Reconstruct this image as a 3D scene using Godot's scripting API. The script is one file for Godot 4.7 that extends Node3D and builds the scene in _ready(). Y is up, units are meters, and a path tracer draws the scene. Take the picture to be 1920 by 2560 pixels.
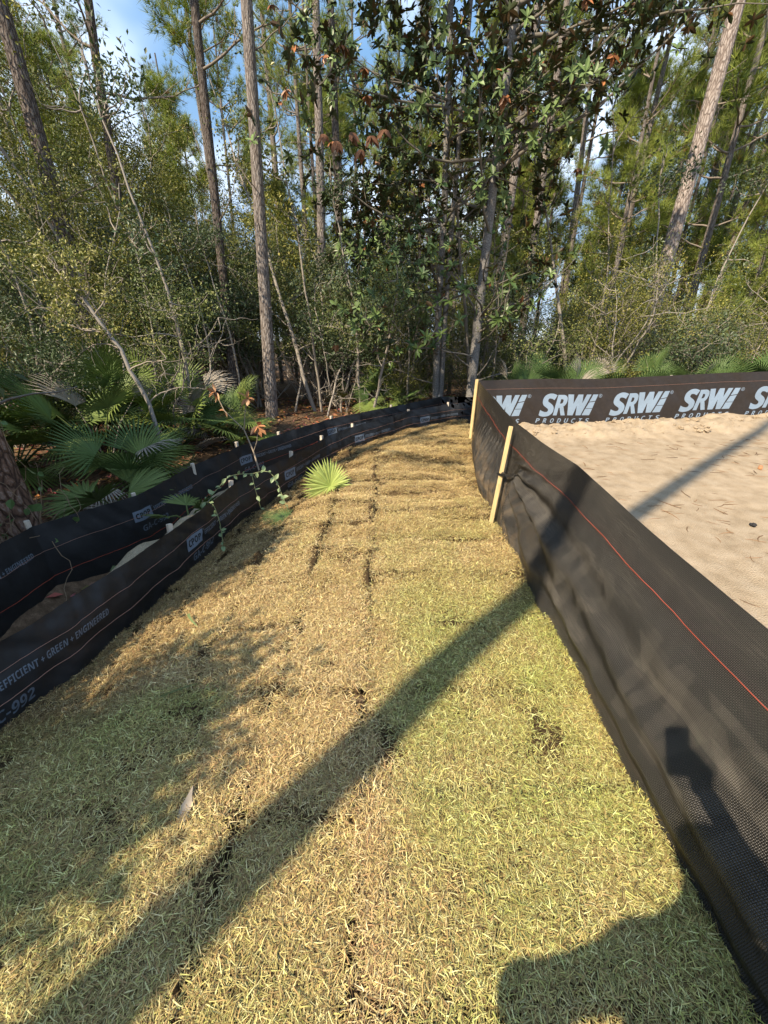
extends Node3D
# A strip of fresh sod between black silt fences at the edge of a pine wood. Metres, y up, the camera looks towards -z.

var rng := RandomNumberGenerator.new()
var used := {}
var M := {}
var N1 := FastNoiseLite.new()
var N2 := FastNoiseLite.new()


# ------------------------------------------------------------------ mesh builder
class MB:
	var v := PackedVector3Array()
	var n := PackedVector3Array()
	var c := PackedColorArray()
	var uv := PackedVector2Array()
	var uv2 := PackedVector2Array()
	var ix := PackedInt32Array()

	func tri(a: Vector3, b: Vector3, d: Vector3, col: Color) -> void:
		var f := (d - a).cross(b - a).normalized()
		var k := v.size()
		v.append(a); v.append(b); v.append(d)
		n.append(f); n.append(f); n.append(f)
		c.append(col); c.append(col); c.append(col)
		uv.append(Vector2.ZERO); uv.append(Vector2.RIGHT); uv.append(Vector2.DOWN)
		ix.append(k); ix.append(k + 1); ix.append(k + 2)

	# a narrow folded leaf: two halves along a midrib
	func leaf(base: Vector3, dir: Vector3, up: Vector3, length: float, width: float, col: Color, fold := 0.2) -> void:
		var side := dir.cross(up).normalized()
		var nor := side.cross(dir).normalized()
		var tip := base + dir * length
		var m := base + dir * length * 0.48
		var l := m - side * width * 0.5 + nor * width * fold
		var r := m + side * width * 0.5 + nor * width * fold
		tri(base, l, tip, col)
		tri(base, tip, r, col)

	# a broad leaf with a curved blade, its top and its underside of different colours
	func broad(base: Vector3, dir: Vector3, up: Vector3, length: float, width: float, top: Color, under: Color, bend := 0.15) -> void:
		var side := dir.cross(up).normalized()
		var nor := side.cross(dir).normalized()
		var at := [0.0, 0.16, 0.42, 0.72, 1.0]
		var wd := [0.0, 0.62, 1.0, 0.72, 0.0]
		for layer in 2:
			var off := nor * (0.0012 if layer == 0 else -0.0012)
			var col: Color = top if layer == 0 else under
			for i in 4:
				var p0: Vector3 = base + dir * length * at[i] - nor * length * bend * at[i] * at[i] + off
				var p1: Vector3 = base + dir * length * at[i + 1] - nor * length * bend * at[i + 1] * at[i + 1] + off
				for s in [-1.0, 1.0]:
					var e0: Vector3 = p0 + side * s * width * 0.5 * wd[i] + nor * width * 0.13 * wd[i]
					var e1: Vector3 = p1 + side * s * width * 0.5 * wd[i + 1] + nor * width * 0.13 * wd[i + 1]
					if i > 0:
						tri(p0, e0, p1, col)
					if i < 3:
						tri(p1, e0, e1, col)
					elif i == 3:
						pass

	# a plainer broad leaf for the mass of a crown
	func plain(base: Vector3, dir: Vector3, up: Vector3, length: float, width: float, top: Color, under: Color) -> void:
		var side := dir.cross(up).normalized()
		var nor := side.cross(dir).normalized()
		for layer in 2:
			var off := nor * (0.0012 if layer == 0 else -0.0012)
			var col: Color = top if layer == 0 else under
			var a := base + dir * length * 0.3 + off
			var b := base + dir * length * 0.68 + off - nor * length * 0.03
			var tip := base + dir * length - nor * length * 0.1
			for s in [-1.0, 1.0]:
				var e: Vector3 = a + side * s * width * 0.46 + nor * width * 0.14
				var f: Vector3 = b + side * s * width * 0.44 + nor * width * 0.1
				tri(base, e, f, col)
				tri(base, f, tip, col)

	func ribbon(pts: Array, w0: float, w1: float, up: Vector3, col: Color) -> void:
		for i in pts.size() - 1:
			var a: Vector3 = pts[i]
			var b: Vector3 = pts[i + 1]
			var s := (b - a).cross(up).normalized()
			var wa := lerpf(w0, w1, float(i) / (pts.size() - 1)) * 0.5
			var wb := lerpf(w0, w1, float(i + 1) / (pts.size() - 1)) * 0.5
			tri(a - s * wa, b - s * wb, a + s * wa, col)
			if wb > 0.0003:
				tri(a + s * wa, b - s * wb, b + s * wb, col)

	func tube(pts: Array, rad: Array, sides: int, col: Color, urep := 1.0, vrep := 1.0, rough: FastNoiseLite = null, amp := 0.0, cap := false) -> void:
		var k0 := v.size()
		var cnt := pts.size()
		var len_ := 0.0
		var t0: Vector3 = (pts[1] - pts[0]).normalized()
		var x := t0.cross(Vector3.RIGHT if absf(t0.x) < 0.8 else Vector3.FORWARD).normalized()
		for i in cnt:
			var p: Vector3 = pts[i]
			var t: Vector3
			if i == 0:
				t = t0
			elif i == cnt - 1:
				t = (p - pts[i - 1]).normalized()
			else:
				t = (pts[i + 1] - pts[i - 1]).normalized()
			if i > 0:
				len_ += p.distance_to(pts[i - 1])
			x = (x - t * x.dot(t)).normalized()
			var y := t.cross(x)
			for k in sides + 1:
				var a := TAU * k / sides
				var d := x * cos(a) + y * sin(a)
				var r: float = rad[i]
				if rough != null:
					var q := p + d * r
					var kk := k % sides
					var aa := TAU * kk / sides
					q = p + (x * cos(aa) + y * sin(aa)) * r
					r *= 1.0 + amp * rough.get_noise_3d(q.x * 3.0, q.y, q.z * 3.0)
				v.append(p + d * r)
				n.append(d)
				c.append(col)
				uv.append(Vector2(urep * k / sides, len_ * vrep))
		for i in cnt - 1:
			for k in sides:
				var a := k0 + i * (sides + 1) + k
				var b := a + 1
				var d := a + sides + 1
				ix.append(a); ix.append(d); ix.append(b)
				ix.append(b); ix.append(d); ix.append(d + 1)
		if cap:
			var last := k0 + (cnt - 1) * (sides + 1)
			for k in range(1, sides - 1):
				tri(v[last], v[last + k + 1], v[last + k], col)

	# a sheet from rows of points; up says which side is the front
	func sheet(rows: Array, up: Vector3, cols = null, uvs = null, uvs2 = null) -> void:
		var k0 := v.size()
		var nr := rows.size()
		var nc: int = rows[0].size()
		for j in nr:
			var row: PackedVector3Array = rows[j]
			var ja: PackedVector3Array = rows[maxi(j - 1, 0)]
			var jb: PackedVector3Array = rows[mini(j + 1, nr - 1)]
			for i in nc:
				var du := row[mini(i + 1, nc - 1)] - row[maxi(i - 1, 0)]
				var dv := jb[i] - ja[i]
				var f := du.cross(dv).normalized()
				if f.dot(up) < 0.0:
					f = -f
				v.append(row[i]); n.append(f)
				c.append(cols[j][i] if cols != null else Color.WHITE)
				uv.append(uvs[j][i] if uvs != null else Vector2(row[i].x, row[i].z))
				if uvs2 != null:
					uv2.append(uvs2[j][i])
		var a0: Vector3 = rows[0][0]
		var flip: bool = (rows[1][0] - a0).cross(rows[0][1] - a0).dot(up) < 0.0
		for j in nr - 1:
			for i in nc - 1:
				var a := k0 + j * nc + i
				var b := a + 1
				var d := a + nc
				if flip:
					ix.append(a); ix.append(d); ix.append(b)
					ix.append(b); ix.append(d); ix.append(d + 1)
				else:
					ix.append(a); ix.append(b); ix.append(d)
					ix.append(b); ix.append(d + 1); ix.append(d)

	func box(at: Transform3D, size: Vector3, col: Color, bevel := 0.0, uvs := 1.0) -> void:
		var h := size * 0.5
		var axes := [Vector3.RIGHT, Vector3.UP, Vector3.BACK]
		for ax in 3:
			for s in [-1.0, 1.0]:
				var nrm: Vector3 = axes[ax] * s
				var u: Vector3 = axes[(ax + 1) % 3]
				var w: Vector3 = axes[(ax + 2) % 3]
				var hu: float = h[(ax + 1) % 3] - bevel
				var hw: float = h[(ax + 2) % 3] - bevel
				var o: Vector3 = nrm * h[ax]
				quad(at, [o - u * hu - w * hw, o + u * hu - w * hw, o + u * hu + w * hw, o - u * hu + w * hw], nrm, col, uvs)
		if bevel > 0.0:
			for ax in 3:
				var u: Vector3 = axes[(ax + 1) % 3]
				var w: Vector3 = axes[(ax + 2) % 3]
				var a: Vector3 = axes[ax]
				for su in [-1.0, 1.0]:
					for sw in [-1.0, 1.0]:
						var ha: float = h[ax] - bevel
						var hu: float = h[(ax + 1) % 3]
						var hw: float = h[(ax + 2) % 3]
						var e1: Vector3 = u * su * hu + w * sw * (hw - bevel)
						var e2: Vector3 = u * su * (hu - bevel) + w * sw * hw
						quad(at, [e1 - a * ha, e2 - a * ha, e2 + a * ha, e1 + a * ha], (u * su + w * sw).normalized(), col, uvs)
			for sx in [-1.0, 1.0]:
				for sy in [-1.0, 1.0]:
					for sz in [-1.0, 1.0]:
						var q := Vector3(sx, sy, sz)
						var p1 := at * (q * (h - Vector3(0, bevel, bevel)))
						var p2 := at * (q * (h - Vector3(bevel, 0, bevel)))
						var p3 := at * (q * (h - Vector3(bevel, bevel, 0)))
						if (p3 - p1).cross(p2 - p1).dot(at.basis * q) > 0:
							tri(p1, p2, p3, col)
						else:
							tri(p1, p3, p2, col)

	func quad(at: Transform3D, p: Array, nrm: Vector3, col: Color, uvs := 1.0) -> void:
		var k := v.size()
		var a: Vector3 = at * p[0]
		var b: Vector3 = at * p[1]
		var d: Vector3 = at * p[2]
		var w := (at.basis * nrm).normalized()
		var flip := (d - a).cross(b - a).dot(w) < 0.0
		for i in 4:
			v.append(at * p[i]); n.append(w); c.append(col)
			var q: Vector3 = p[i]
			uv.append((Vector2(q.x + q.z, q.y) if absf(nrm.y) < 0.7 else Vector2(q.x, q.z)) * uvs)
		if flip:
			ix.append_array([k, k + 2, k + 1, k, k + 3, k + 2])
		else:
			ix.append_array([k, k + 1, k + 2, k, k + 2, k + 3])

	func mesh(mat: Material = null) -> ArrayMesh:
		var m := ArrayMesh.new()
		var a := []
		a.resize(Mesh.ARRAY_MAX)
		a[Mesh.ARRAY_VERTEX] = v
		a[Mesh.ARRAY_NORMAL] = n
		a[Mesh.ARRAY_COLOR] = c
		a[Mesh.ARRAY_TEX_UV] = uv
		if uv2.size() == v.size():
			a[Mesh.ARRAY_TEX_UV2] = uv2
		a[Mesh.ARRAY_INDEX] = ix
		m.add_surface_from_arrays(Mesh.PRIMITIVE_TRIANGLES, a)
		if mat != null:
			m.surface_set_material(0, mat)
		return m


# ------------------------------------------------------------------ naming, tagging
func numbered(called: String) -> String:
	var k: int = used.get(called, 0)
	used[called] = k + 1
	return called if k == 0 else "%s_%03d" % [called, k]


func tag(o: Node3D, label: String, category := "", group := "", kind := "") -> void:
	o.set_meta("label", label)
	if category:
		o.set_meta("category", category)
	if group:
		o.set_meta("group", group)
	if kind:
		o.set_meta("kind", kind)


func thing(called: String, label: String, category: String, at := Vector3.ZERO, group := "") -> Node3D:
	var o := Node3D.new()
	o.name = numbered(called)
	add_child(o)
	o.position = at
	tag(o, label, category, group)
	return o


func part(called: String, mesh: Mesh, parent: Node3D, kind := "") -> MeshInstance3D:
	var o := MeshInstance3D.new()
	o.mesh = mesh
	if parent == self:
		o.name = numbered(called)
		add_child(o)
	else:
		var k := 0
		var nm := called
		while parent.has_node(NodePath(nm)):
			k += 1
			nm = "%s_%03d" % [called, k]
		o.name = nm
		parent.add_child(o)
	if kind:
		o.set_meta("kind", kind)
	return o


func copy(src: Node3D, label := "", group := "") -> Node3D:
	var o: Node3D = src.duplicate()
	var nm := String(src.name)
	var re := nm.rfind("_0")
	if re > 0:
		nm = nm.substr(0, re)
	o.name = numbered(nm)
	add_child(o)
	if label:
		o.set_meta("label", label)
	if group:
		o.set_meta("group", group)
	return o


func scatter(called: String, mesh: Mesh, xf: Array, cols: PackedColorArray, parent: Node3D, kind := "stuff") -> MultiMeshInstance3D:
	var mm := MultiMesh.new()
	mm.transform_format = MultiMesh.TRANSFORM_3D
	mm.use_colors = true
	mm.mesh = mesh
	mm.instance_count = xf.size()
	for i in xf.size():
		mm.set_instance_transform(i, xf[i])
		mm.set_instance_color(i, cols[i])
	var o := MultiMeshInstance3D.new()
	o.multimesh = mm
	o.name = called if parent != self else numbered(called)
	parent.add_child(o, true)
	if kind:
		o.set_meta("kind", kind)
	return o


# ------------------------------------------------------------------ small maths
func rf(a: float, b: float) -> float:
	return rng.randf_range(a, b)


func rdir() -> Vector3:
	var z := rf(-1.0, 1.0)
	var a := rf(0.0, TAU)
	var r := sqrt(1.0 - z * z)
	return Vector3(r * cos(a), z, r * sin(a))


func basis_of(y: Vector3, twist := 0.0) -> Basis:
	var x := y.cross(Vector3.BACK if absf(y.z) < 0.9 else Vector3.RIGHT).normalized()
	var z := x.cross(y).normalized()
	return Basis(x, y.normalized(), z).rotated(y.normalized(), twist)


func lin(r: float, g: float, b: float) -> Color:
	return Color(r, g, b)


func shade(col: Color, k: float) -> Color:
	return Color(col.r * k, col.g * k, col.b * k)


func sr(r: float, g: float, b: float) -> Color:      # a linear colour for albedo_color
	return Color(r, g, b).linear_to_srgb()


func curve_at(tab: PackedVector2Array, t: float) -> float:   # piecewise linear, x rising
	if t <= tab[0].x:
		return tab[0].y
	for i in tab.size() - 1:
		if t <= tab[i + 1].x:
			return lerpf(tab[i].y, tab[i + 1].y, (t - tab[i].x) / (tab[i + 1].x - tab[i].x))
	return tab[tab.size() - 1].y


# ------------------------------------------------------------------ the lie of the land
# the foot of the front left fence, from beside the photographer to the far corner
var front_foot := PackedVector3Array([Vector3(-2.9, -0.3, 2.5), Vector3(-2.25, -0.3, 0.0), Vector3(-1.97, -0.3, -1.34), Vector3(-1.83, -0.3, -1.85), Vector3(-1.69, -0.3, -2.75), Vector3(-1.56, -0.28, -3.65), Vector3(-1.16, -0.2, -4.72), Vector3(-0.86, -0.12, -5.5), Vector3(-0.45, -0.04, -6.1), Vector3(0.52, 0.0, -7.3), Vector3(1.3, 0.04, -7.75), Vector3(2.3, 0.1, -7.9)])
var fence_x := PackedVector2Array([Vector2(-6.2, 1.45), Vector2(-5.7, 1.36), Vector2(-4.1, 1.1), Vector2(-3.3, 1.04), Vector2(-2.2, 0.985), Vector2(-1.2, 0.96), Vector2(-0.4, 0.93), Vector2(4.0, 0.9)])


func right_x(z: float) -> float:
	return curve_at(fence_x, z)


func back_z(x: float) -> float:
	return -6.3 - 0.04 * (x - 1.45)


# signed distance to the front left fence, positive on the sod side; y carries the foot's height there
func from_front(x: float, z: float) -> Vector2:
	var best := 1e9
	var out := Vector2(9.0, 0.0)
	for i in front_foot.size() - 1:
		var a := front_foot[i]
		var b := front_foot[i + 1]
		var dx := b.x - a.x
		var dz := b.z - a.z
		var t := clampf(((x - a.x) * dx + (z - a.z) * dz) / (dx * dx + dz * dz), 0.0, 1.0)
		var ex := x - a.x - dx * t
		var ez := z - a.z - dz * t
		var d := ex * ex + ez * ez
		if d < best:
			best = d
			out = Vector2(sqrt(d) * (1.0 if dx * ez - dz * ex > 0.0 else -1.0), lerpf(a.y, b.y, t))
	return out


func ground(x: float, z: float) -> float:
	if z < -12.0 or x < -14.0 or x > 16.0:
		return -0.15 + 0.12 * N1.get_noise_2d(x, z)
	var f := from_front(x, z)
	var d := f.x
	if d > 0.0 and (x < right_x(z) + 0.05 or z < -6.3 and x < 1.6):
		var s := smoothstep(0.0, 0.95, d)
		var lump := 0.05 * N1.get_noise_2d(x * 9.0, z * 9.0) + 0.02 * N1.get_noise_2d(x * 25.0, z * 25.0)
		lump += (0.045 * N2.get_noise_2d(x * 2.6, z * 13.0) + 0.02 * absf(N2.get_noise_2d(x * 4.0 + 9.0, z * 24.0))) * smoothstep(-1.2, -2.2, z)
		lump *= 0.3 + 0.7 * smoothstep(-1.0, -5.0, z)
		return lerpf(f.y, 0.0, s) - 0.07 * smoothstep(-0.1, -0.9, x) * smoothstep(-0.6, -1.6, z) * s + 0.12 * smoothstep(-4.2, -6.0, z) * smoothstep(0.2, 1.0, d) + lump
	if x > right_x(maxf(z, -6.2)) - 0.01 and z > back_z(x) - 0.4:
		var rise := smoothstep(-2.2, -6.2, z) * (0.13 + 0.036 * (x - 1.45))
		var berm := 0.09 * smoothstep(0.75, 0.15, z - back_z(x))
		return rise + berm
	if d <= 0.0:
		# the trench between the two fences, then the floor of the wood
		var e := -d
		var fill := smoothstep(0.55, 0.18, e) * (0.08 + 0.32 * smoothstep(-1.7, -2.3, z) * smoothstep(-4.0, -3.2, z)) - 0.2 * smoothstep(0.4, 0.7, e) * smoothstep(1.3, 1.0, e) * smoothstep(-4.5, -3.0, z)
		var floor_ := lerpf(f.y - 0.02, -0.1, smoothstep(3.0, 9.0, e))
		return floor_ + fill + 0.05 * N1.get_noise_2d(x * 5.0, z * 5.0) * smoothstep(0.5, 1.5, e)
	return 0.02 + 0.08 * N1.get_noise_2d(x * 3.0, z * 3.0)


# ------------------------------------------------------------------ textures and materials
func ramp(stops: Array) -> PackedByteArray:           # [position, linear colour] ... -> 256 sRGB triples
	var lut := PackedByteArray()
	lut.resize(768)
	for i in 256:
		var t := i / 255.0
		var col: Color = stops[0][1]
		for k in stops.size() - 1:
			if t >= stops[k][0]:
				col = stops[k][1].lerp(stops[k + 1][1], clampf((t - stops[k][0]) / maxf(stops[k + 1][0] - stops[k][0], 1e-4), 0.0, 1.0))
		col = col.linear_to_srgb()
		lut[i * 3] = clampi(int(col.r * 255.0), 0, 255)
		lut[i * 3 + 1] = clampi(int(col.g * 255.0), 0, 255)
		lut[i * 3 + 2] = clampi(int(col.b * 255.0), 0, 255)
	return lut


func noise(freq: float, kind := FastNoiseLite.TYPE_SIMPLEX_SMOOTH, octaves := 4, sd := 1) -> FastNoiseLite:
	var f := FastNoiseLite.new()
	f.noise_type = kind
	f.frequency = freq
	f.seed = sd
	f.fractal_type = FastNoiseLite.FRACTAL_FBM if octaves > 1 else FastNoiseLite.FRACTAL_NONE
	f.fractal_octaves = octaves
	return f


func grey(f: FastNoiseLite, w: int, h: int) -> PackedByteArray:
	var im := f.get_seamless_image(w, h)
	im.convert(Image.FORMAT_L8)
	return im.get_data()


func coloured(g: PackedByteArray, w: int, h: int, lut: PackedByteArray) -> ImageTexture:
	var out := PackedByteArray()
	out.resize(w * h * 3)
	for i in w * h:
		var k := g[i] * 3
		out[i * 3] = lut[k]
		out[i * 3 + 1] = lut[k + 1]
		out[i * 3 + 2] = lut[k + 2]
	return ImageTexture.create_from_image(Image.create_from_data(w, h, false, Image.FORMAT_RGB8, out))


func greytex(g: PackedByteArray, w: int, h: int) -> ImageTexture:
	return ImageTexture.create_from_image(Image.create_from_data(w, h, false, Image.FORMAT_L8, g))


func mixg(a: PackedByteArray, b: PackedByteArray, k: float) -> PackedByteArray:
	var out := PackedByteArray()
	out.resize(a.size())
	for i in a.size():
		out[i] = int(a[i] * (1.0 - k) + b[i] * k)
	return out


func stdm(col: Color, rough := 0.8, spec := 0.4) -> StandardMaterial3D:
	var m := StandardMaterial3D.new()
	m.albedo_color = col
	m.roughness = rough
	m.metallic_specular = spec
	m.cull_mode = BaseMaterial3D.CULL_DISABLED
	return m


func leafm(rough: float, back: Color, spec := 0.4) -> StandardMaterial3D:
	var m := stdm(Color.WHITE, rough, spec)
	m.vertex_color_use_as_albedo = true
	if back.r + back.g + back.b > 0.0:
		m.backlight_enabled = true
		m.backlight = back
	return m


func bark(a: Color, b: Color, dark: Color, sd: int, bump: float) -> StandardMaterial3D:
	var cell := FastNoiseLite.new()
	cell.noise_type = FastNoiseLite.TYPE_CELLULAR
	cell.cellular_return_type = FastNoiseLite.RETURN_DISTANCE2_SUB
	cell.frequency = 0.035
	cell.seed = sd
	cell.domain_warp_enabled = true
	cell.domain_warp_amplitude = 18.0
	cell.domain_warp_frequency = 0.02
	cell.fractal_type = FastNoiseLite.FRACTAL_NONE
	var g1 := grey(cell, 512, 512)
	var cell2: FastNoiseLite = cell.duplicate()
	cell2.frequency = 0.11
	cell2.seed = sd + 9
	var g3 := grey(cell2, 512, 512)
	var g2 := grey(noise(0.05, FastNoiseLite.TYPE_SIMPLEX_SMOOTH, 5, sd + 3), 512, 512)
	var g := PackedByteArray()
	g.resize(g1.size())
	for i in g1.size():
		var e := clampf(g1[i] / 255.0 * 2.6, 0.0, 1.0) * (0.72 + 0.28 * clampf(g3[i] / 255.0 * 3.0, 0.0, 1.0))
		g[i] = int(clampf(e * (0.35 + 0.85 * g2[i] / 255.0), 0.0, 1.0) * 255.0)
	var m := stdm(Color.WHITE, 0.9, 0.25)
	m.albedo_texture = coloured(g, 512, 512, ramp([[0.0, dark], [0.22, dark.lerp(a, 0.6)], [0.45, a], [0.75, b], [1.0, b]]))
	m.heightmap_enabled = true
	m.heightmap_texture = greytex(g, 512, 512)
	m.heightmap_scale = bump
	m.vertex_color_use_as_albedo = true
	return m


func materials() -> void:
	M.pine_bark = bark(lin(0.235, 0.205, 0.185), lin(0.33, 0.295, 0.27), lin(0.09, 0.072, 0.062), 11, 1.6)
	M.pale_bark = bark(lin(0.31, 0.26, 0.23), lin(0.42, 0.365, 0.33), lin(0.13, 0.1, 0.085), 12, 1.4)
	M.old_bark = bark(lin(0.19, 0.11, 0.075), lin(0.27, 0.19, 0.15), lin(0.045, 0.028, 0.022), 23, 2.4)
	M.red_bark = bark(lin(0.145, 0.12, 0.105), lin(0.21, 0.185, 0.168), lin(0.045, 0.034, 0.03), 21, 2.0)
	M.grey_bark = bark(lin(0.23, 0.215, 0.2), lin(0.34, 0.33, 0.31), lin(0.13, 0.12, 0.11), 31, 0.5)
	M.stem = stdm(sr(0.3, 0.27, 0.235), 0.85, 0.3)
	M.stem.vertex_color_use_as_albedo = true
	M.small_leaf = leafm(0.45, Color(0.5, 0.56, 0.26), 0.4)
	M.needle = leafm(0.5, Color(0.6, 0.65, 0.3), 0.35)
	M.magnolia = leafm(0.38, Color(0.14, 0.17, 0.06), 0.35)
	M.palm = leafm(0.5, Color(0.3, 0.36, 0.2), 0.3)
	M.dead = leafm(0.85, Color(0.12, 0.1, 0.06), 0.3)
	M.blade = leafm(0.6, Color(0.3, 0.3, 0.15), 0.35)
	# sand
	var s1 := grey(noise(0.012, FastNoiseLite.TYPE_SIMPLEX_SMOOTH, 5, 5), 1024, 1024)
	var s2 := grey(noise(0.2, FastNoiseLite.TYPE_SIMPLEX, 3, 6), 1024, 1024)
	var sg := mixg(s1, s2, 0.42)
	M.sand = stdm(Color.WHITE, 0.95, 0.2)
	M.sand.albedo_texture = coloured(sg, 1024, 1024, ramp([[0.0, lin(0.18, 0.13, 0.08)], [0.35, lin(0.345, 0.268, 0.18)], [0.6, lin(0.41, 0.325, 0.228)], [1.0, lin(0.5, 0.41, 0.305)]]))
	M.sand.uv1_triplanar = true
	M.sand.uv1_world_triplanar = true
	M.sand.uv1_scale = Vector3(0.37, 0.37, 0.37)
	M.sand.heightmap_enabled = true
	M.sand.heightmap_texture = greytex(mixg(s2, s1, 0.3), 1024, 1024)
	M.sand.heightmap_scale = 2.2
	M.grey_sand = M.sand.duplicate()
	M.grey_sand.albedo_color = sr(0.95, 1.0, 1.0)
	# floor of the wood
	M.litter = stdm(Color.WHITE, 0.95, 0.2)
	var l1 := grey(noise(0.03, FastNoiseLite.TYPE_SIMPLEX_SMOOTH, 5, 8), 512, 512)
	M.litter.albedo_texture = coloured(mixg(l1, s2.slice(0, 512 * 512), 0.4), 512, 512, ramp([[0.0, lin(0.03, 0.02, 0.013)], [0.45, lin(0.1, 0.065, 0.04)], [0.7, lin(0.19, 0.125, 0.08)], [1.0, lin(0.3, 0.22, 0.15)]]))
	M.litter.uv1_triplanar = true
	M.litter.uv1_world_triplanar = true
	M.litter.uv1_scale = Vector3(0.9, 0.9, 0.9)
	# thatch of the sod
	M.thatch = stdm(Color.WHITE, 0.95, 0.2)
	M.thatch.albedo_texture = coloured(mixg(l1, s2.slice(0, 512 * 512), 0.55), 512, 512, ramp([[0.0, lin(0.03, 0.02, 0.012)], [0.45, lin(0.085, 0.056, 0.03)], [0.7, lin(0.17, 0.115, 0.06)], [1.0, lin(0.28, 0.2, 0.1)]]))
	M.thatch.uv1_triplanar = true
	M.thatch.uv1_world_triplanar = true
	M.thatch.uv1_scale = Vector3(3.0, 3.0, 3.0)
	M.thatch.heightmap_enabled = true
	M.thatch.heightmap_texture = greytex(mixg(s2, s1, 0.2), 1024, 1024)
	M.thatch.heightmap_scale = 1.2
	# timber
	var w1 := noise(0.02, FastNoiseLite.TYPE_SIMPLEX_SMOOTH, 4, 14)
	var wg := PackedByteArray()
	wg.resize(128 * 512)
	for y in 512:
		for x in 128:
			var q := w1.get_noise_2d(x * 6.0, y * 0.35) * 0.6 + w1.get_noise_2d(x * 22.0, y * 0.8) * 0.4
			wg[y * 128 + x] = int(clampf(0.55 + q * 0.7, 0.0, 1.0) * 255.0)
	var wl := ramp([[0.0, lin(0.22, 0.14, 0.06)], [0.35, lin(0.42, 0.31, 0.145)], [0.7, lin(0.52, 0.41, 0.21)], [1.0, lin(0.6, 0.49, 0.28)]])
	M.timber = stdm(Color.WHITE, 0.75, 0.35)
	M.timber.albedo_texture = coloured(wg, 128, 512, wl)
	M.timber.uv1_scale = Vector3(8, 1.2, 1)
	M.old_timber = stdm(Color.WHITE, 0.85, 0.3)
	M.old_timber.albedo_texture = coloured(wg, 128, 512, ramp([[0.0, lin(0.3, 0.24, 0.18)], [0.4, lin(0.46, 0.4, 0.32)], [1.0, lin(0.62, 0.56, 0.48)]]))
	M.old_timber.uv1_scale = Vector3(8, 1.2, 1)
	M.thread = stdm(sr(0.36, 0.075, 0.045), 0.7, 0.3)
	M.pale_thread = stdm(sr(0.3, 0.17, 0.13), 0.7, 0.3)
	M.strap = stdm(sr(0.012, 0.012, 0.013), 0.4, 0.5)
	M.soft = leafm(0.85, Color.BLACK, 0.3)


# ------------------------------------------------------------------ print on cloth
var ink := PackedFloat32Array()
var ink_w := 0
var ink_h := 0


func ink_start(w: int, h: int) -> void:
	ink_w = w
	ink_h = h
	ink = PackedFloat32Array()
	ink.resize(w * h)


func ink_tri(a: Vector2, b: Vector2, c: Vector2, value: float) -> void:
	var x0 := maxi(0, int(minf(a.x, minf(b.x, c.x))))
	var x1 := mini(ink_w - 1, int(maxf(a.x, maxf(b.x, c.x))) + 1)
	var y0 := maxi(0, int(minf(a.y, minf(b.y, c.y))))
	var y1 := mini(ink_h - 1, int(maxf(a.y, maxf(b.y, c.y))) + 1)
	var area := (b - a).cross(c - a)
	if absf(area) < 1e-6:
		return
	for y in range(y0, y1 + 1):
		for x in range(x0, x1 + 1):
			var p := Vector2(x + 0.5, y + 0.5)
			var u := (b - p).cross(c - p) / area
			var v := (c - p).cross(a - p) / area
			if u >= -0.002 and v >= -0.002 and u + v <= 1.002:
				ink[y * ink_w + x] = value


func ink_poly(pts: PackedVector2Array, value: float) -> void:
	var t := Geometry2D.triangulate_polygon(pts)
	for i in range(0, t.size(), 3):
		ink_tri(pts[t[i]], pts[t[i + 1]], pts[t[i + 2]], value)


# letters by TextMesh, fitted into a box (left, top, width, height), slanted to the right
func ink_text(words: String, box: Rect2, slant: float, value: float, heavy := 0.0) -> void:
	var f := SystemFont.new()
	f.font_names = PackedStringArray(["Droid Sans"])
	f.font_weight = 700
	var fv := FontVariation.new()
	fv.base_font = f
	fv.variation_embolden = heavy
	var t := TextMesh.new()
	t.text = words
	t.font = fv
	t.font_size = 64
	t.pixel_size = 0.01
	t.depth = 0.0
	t.curve_step = 1.0
	var a := t.get_mesh_arrays()
	var v: PackedVector3Array = a[Mesh.ARRAY_VERTEX]
	var ind = a[Mesh.ARRAY_INDEX]
	var lo := Vector2(1e9, 1e9)
	var hi := Vector2(-1e9, -1e9)
	for p in v:
		lo = lo.min(Vector2(p.x, p.y))
		hi = hi.max(Vector2(p.x, p.y))
	var q := PackedVector2Array()
	for p in v:
		var u := (p.x - lo.x) / (hi.x - lo.x)
		var w := (p.y - lo.y) / (hi.y - lo.y)
		q.append(Vector2(box.position.x + u * box.size.x + slant * box.size.y * w, box.position.y + (1.0 - w) * box.size.y))
	if ind == null or ind.size() == 0:
		ind = range(v.size())
	for i in range(0, ind.size() - 2, 3):
		ink_tri(q[ind[i]], q[ind[i + 1]], q[ind[i + 2]], value)


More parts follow.
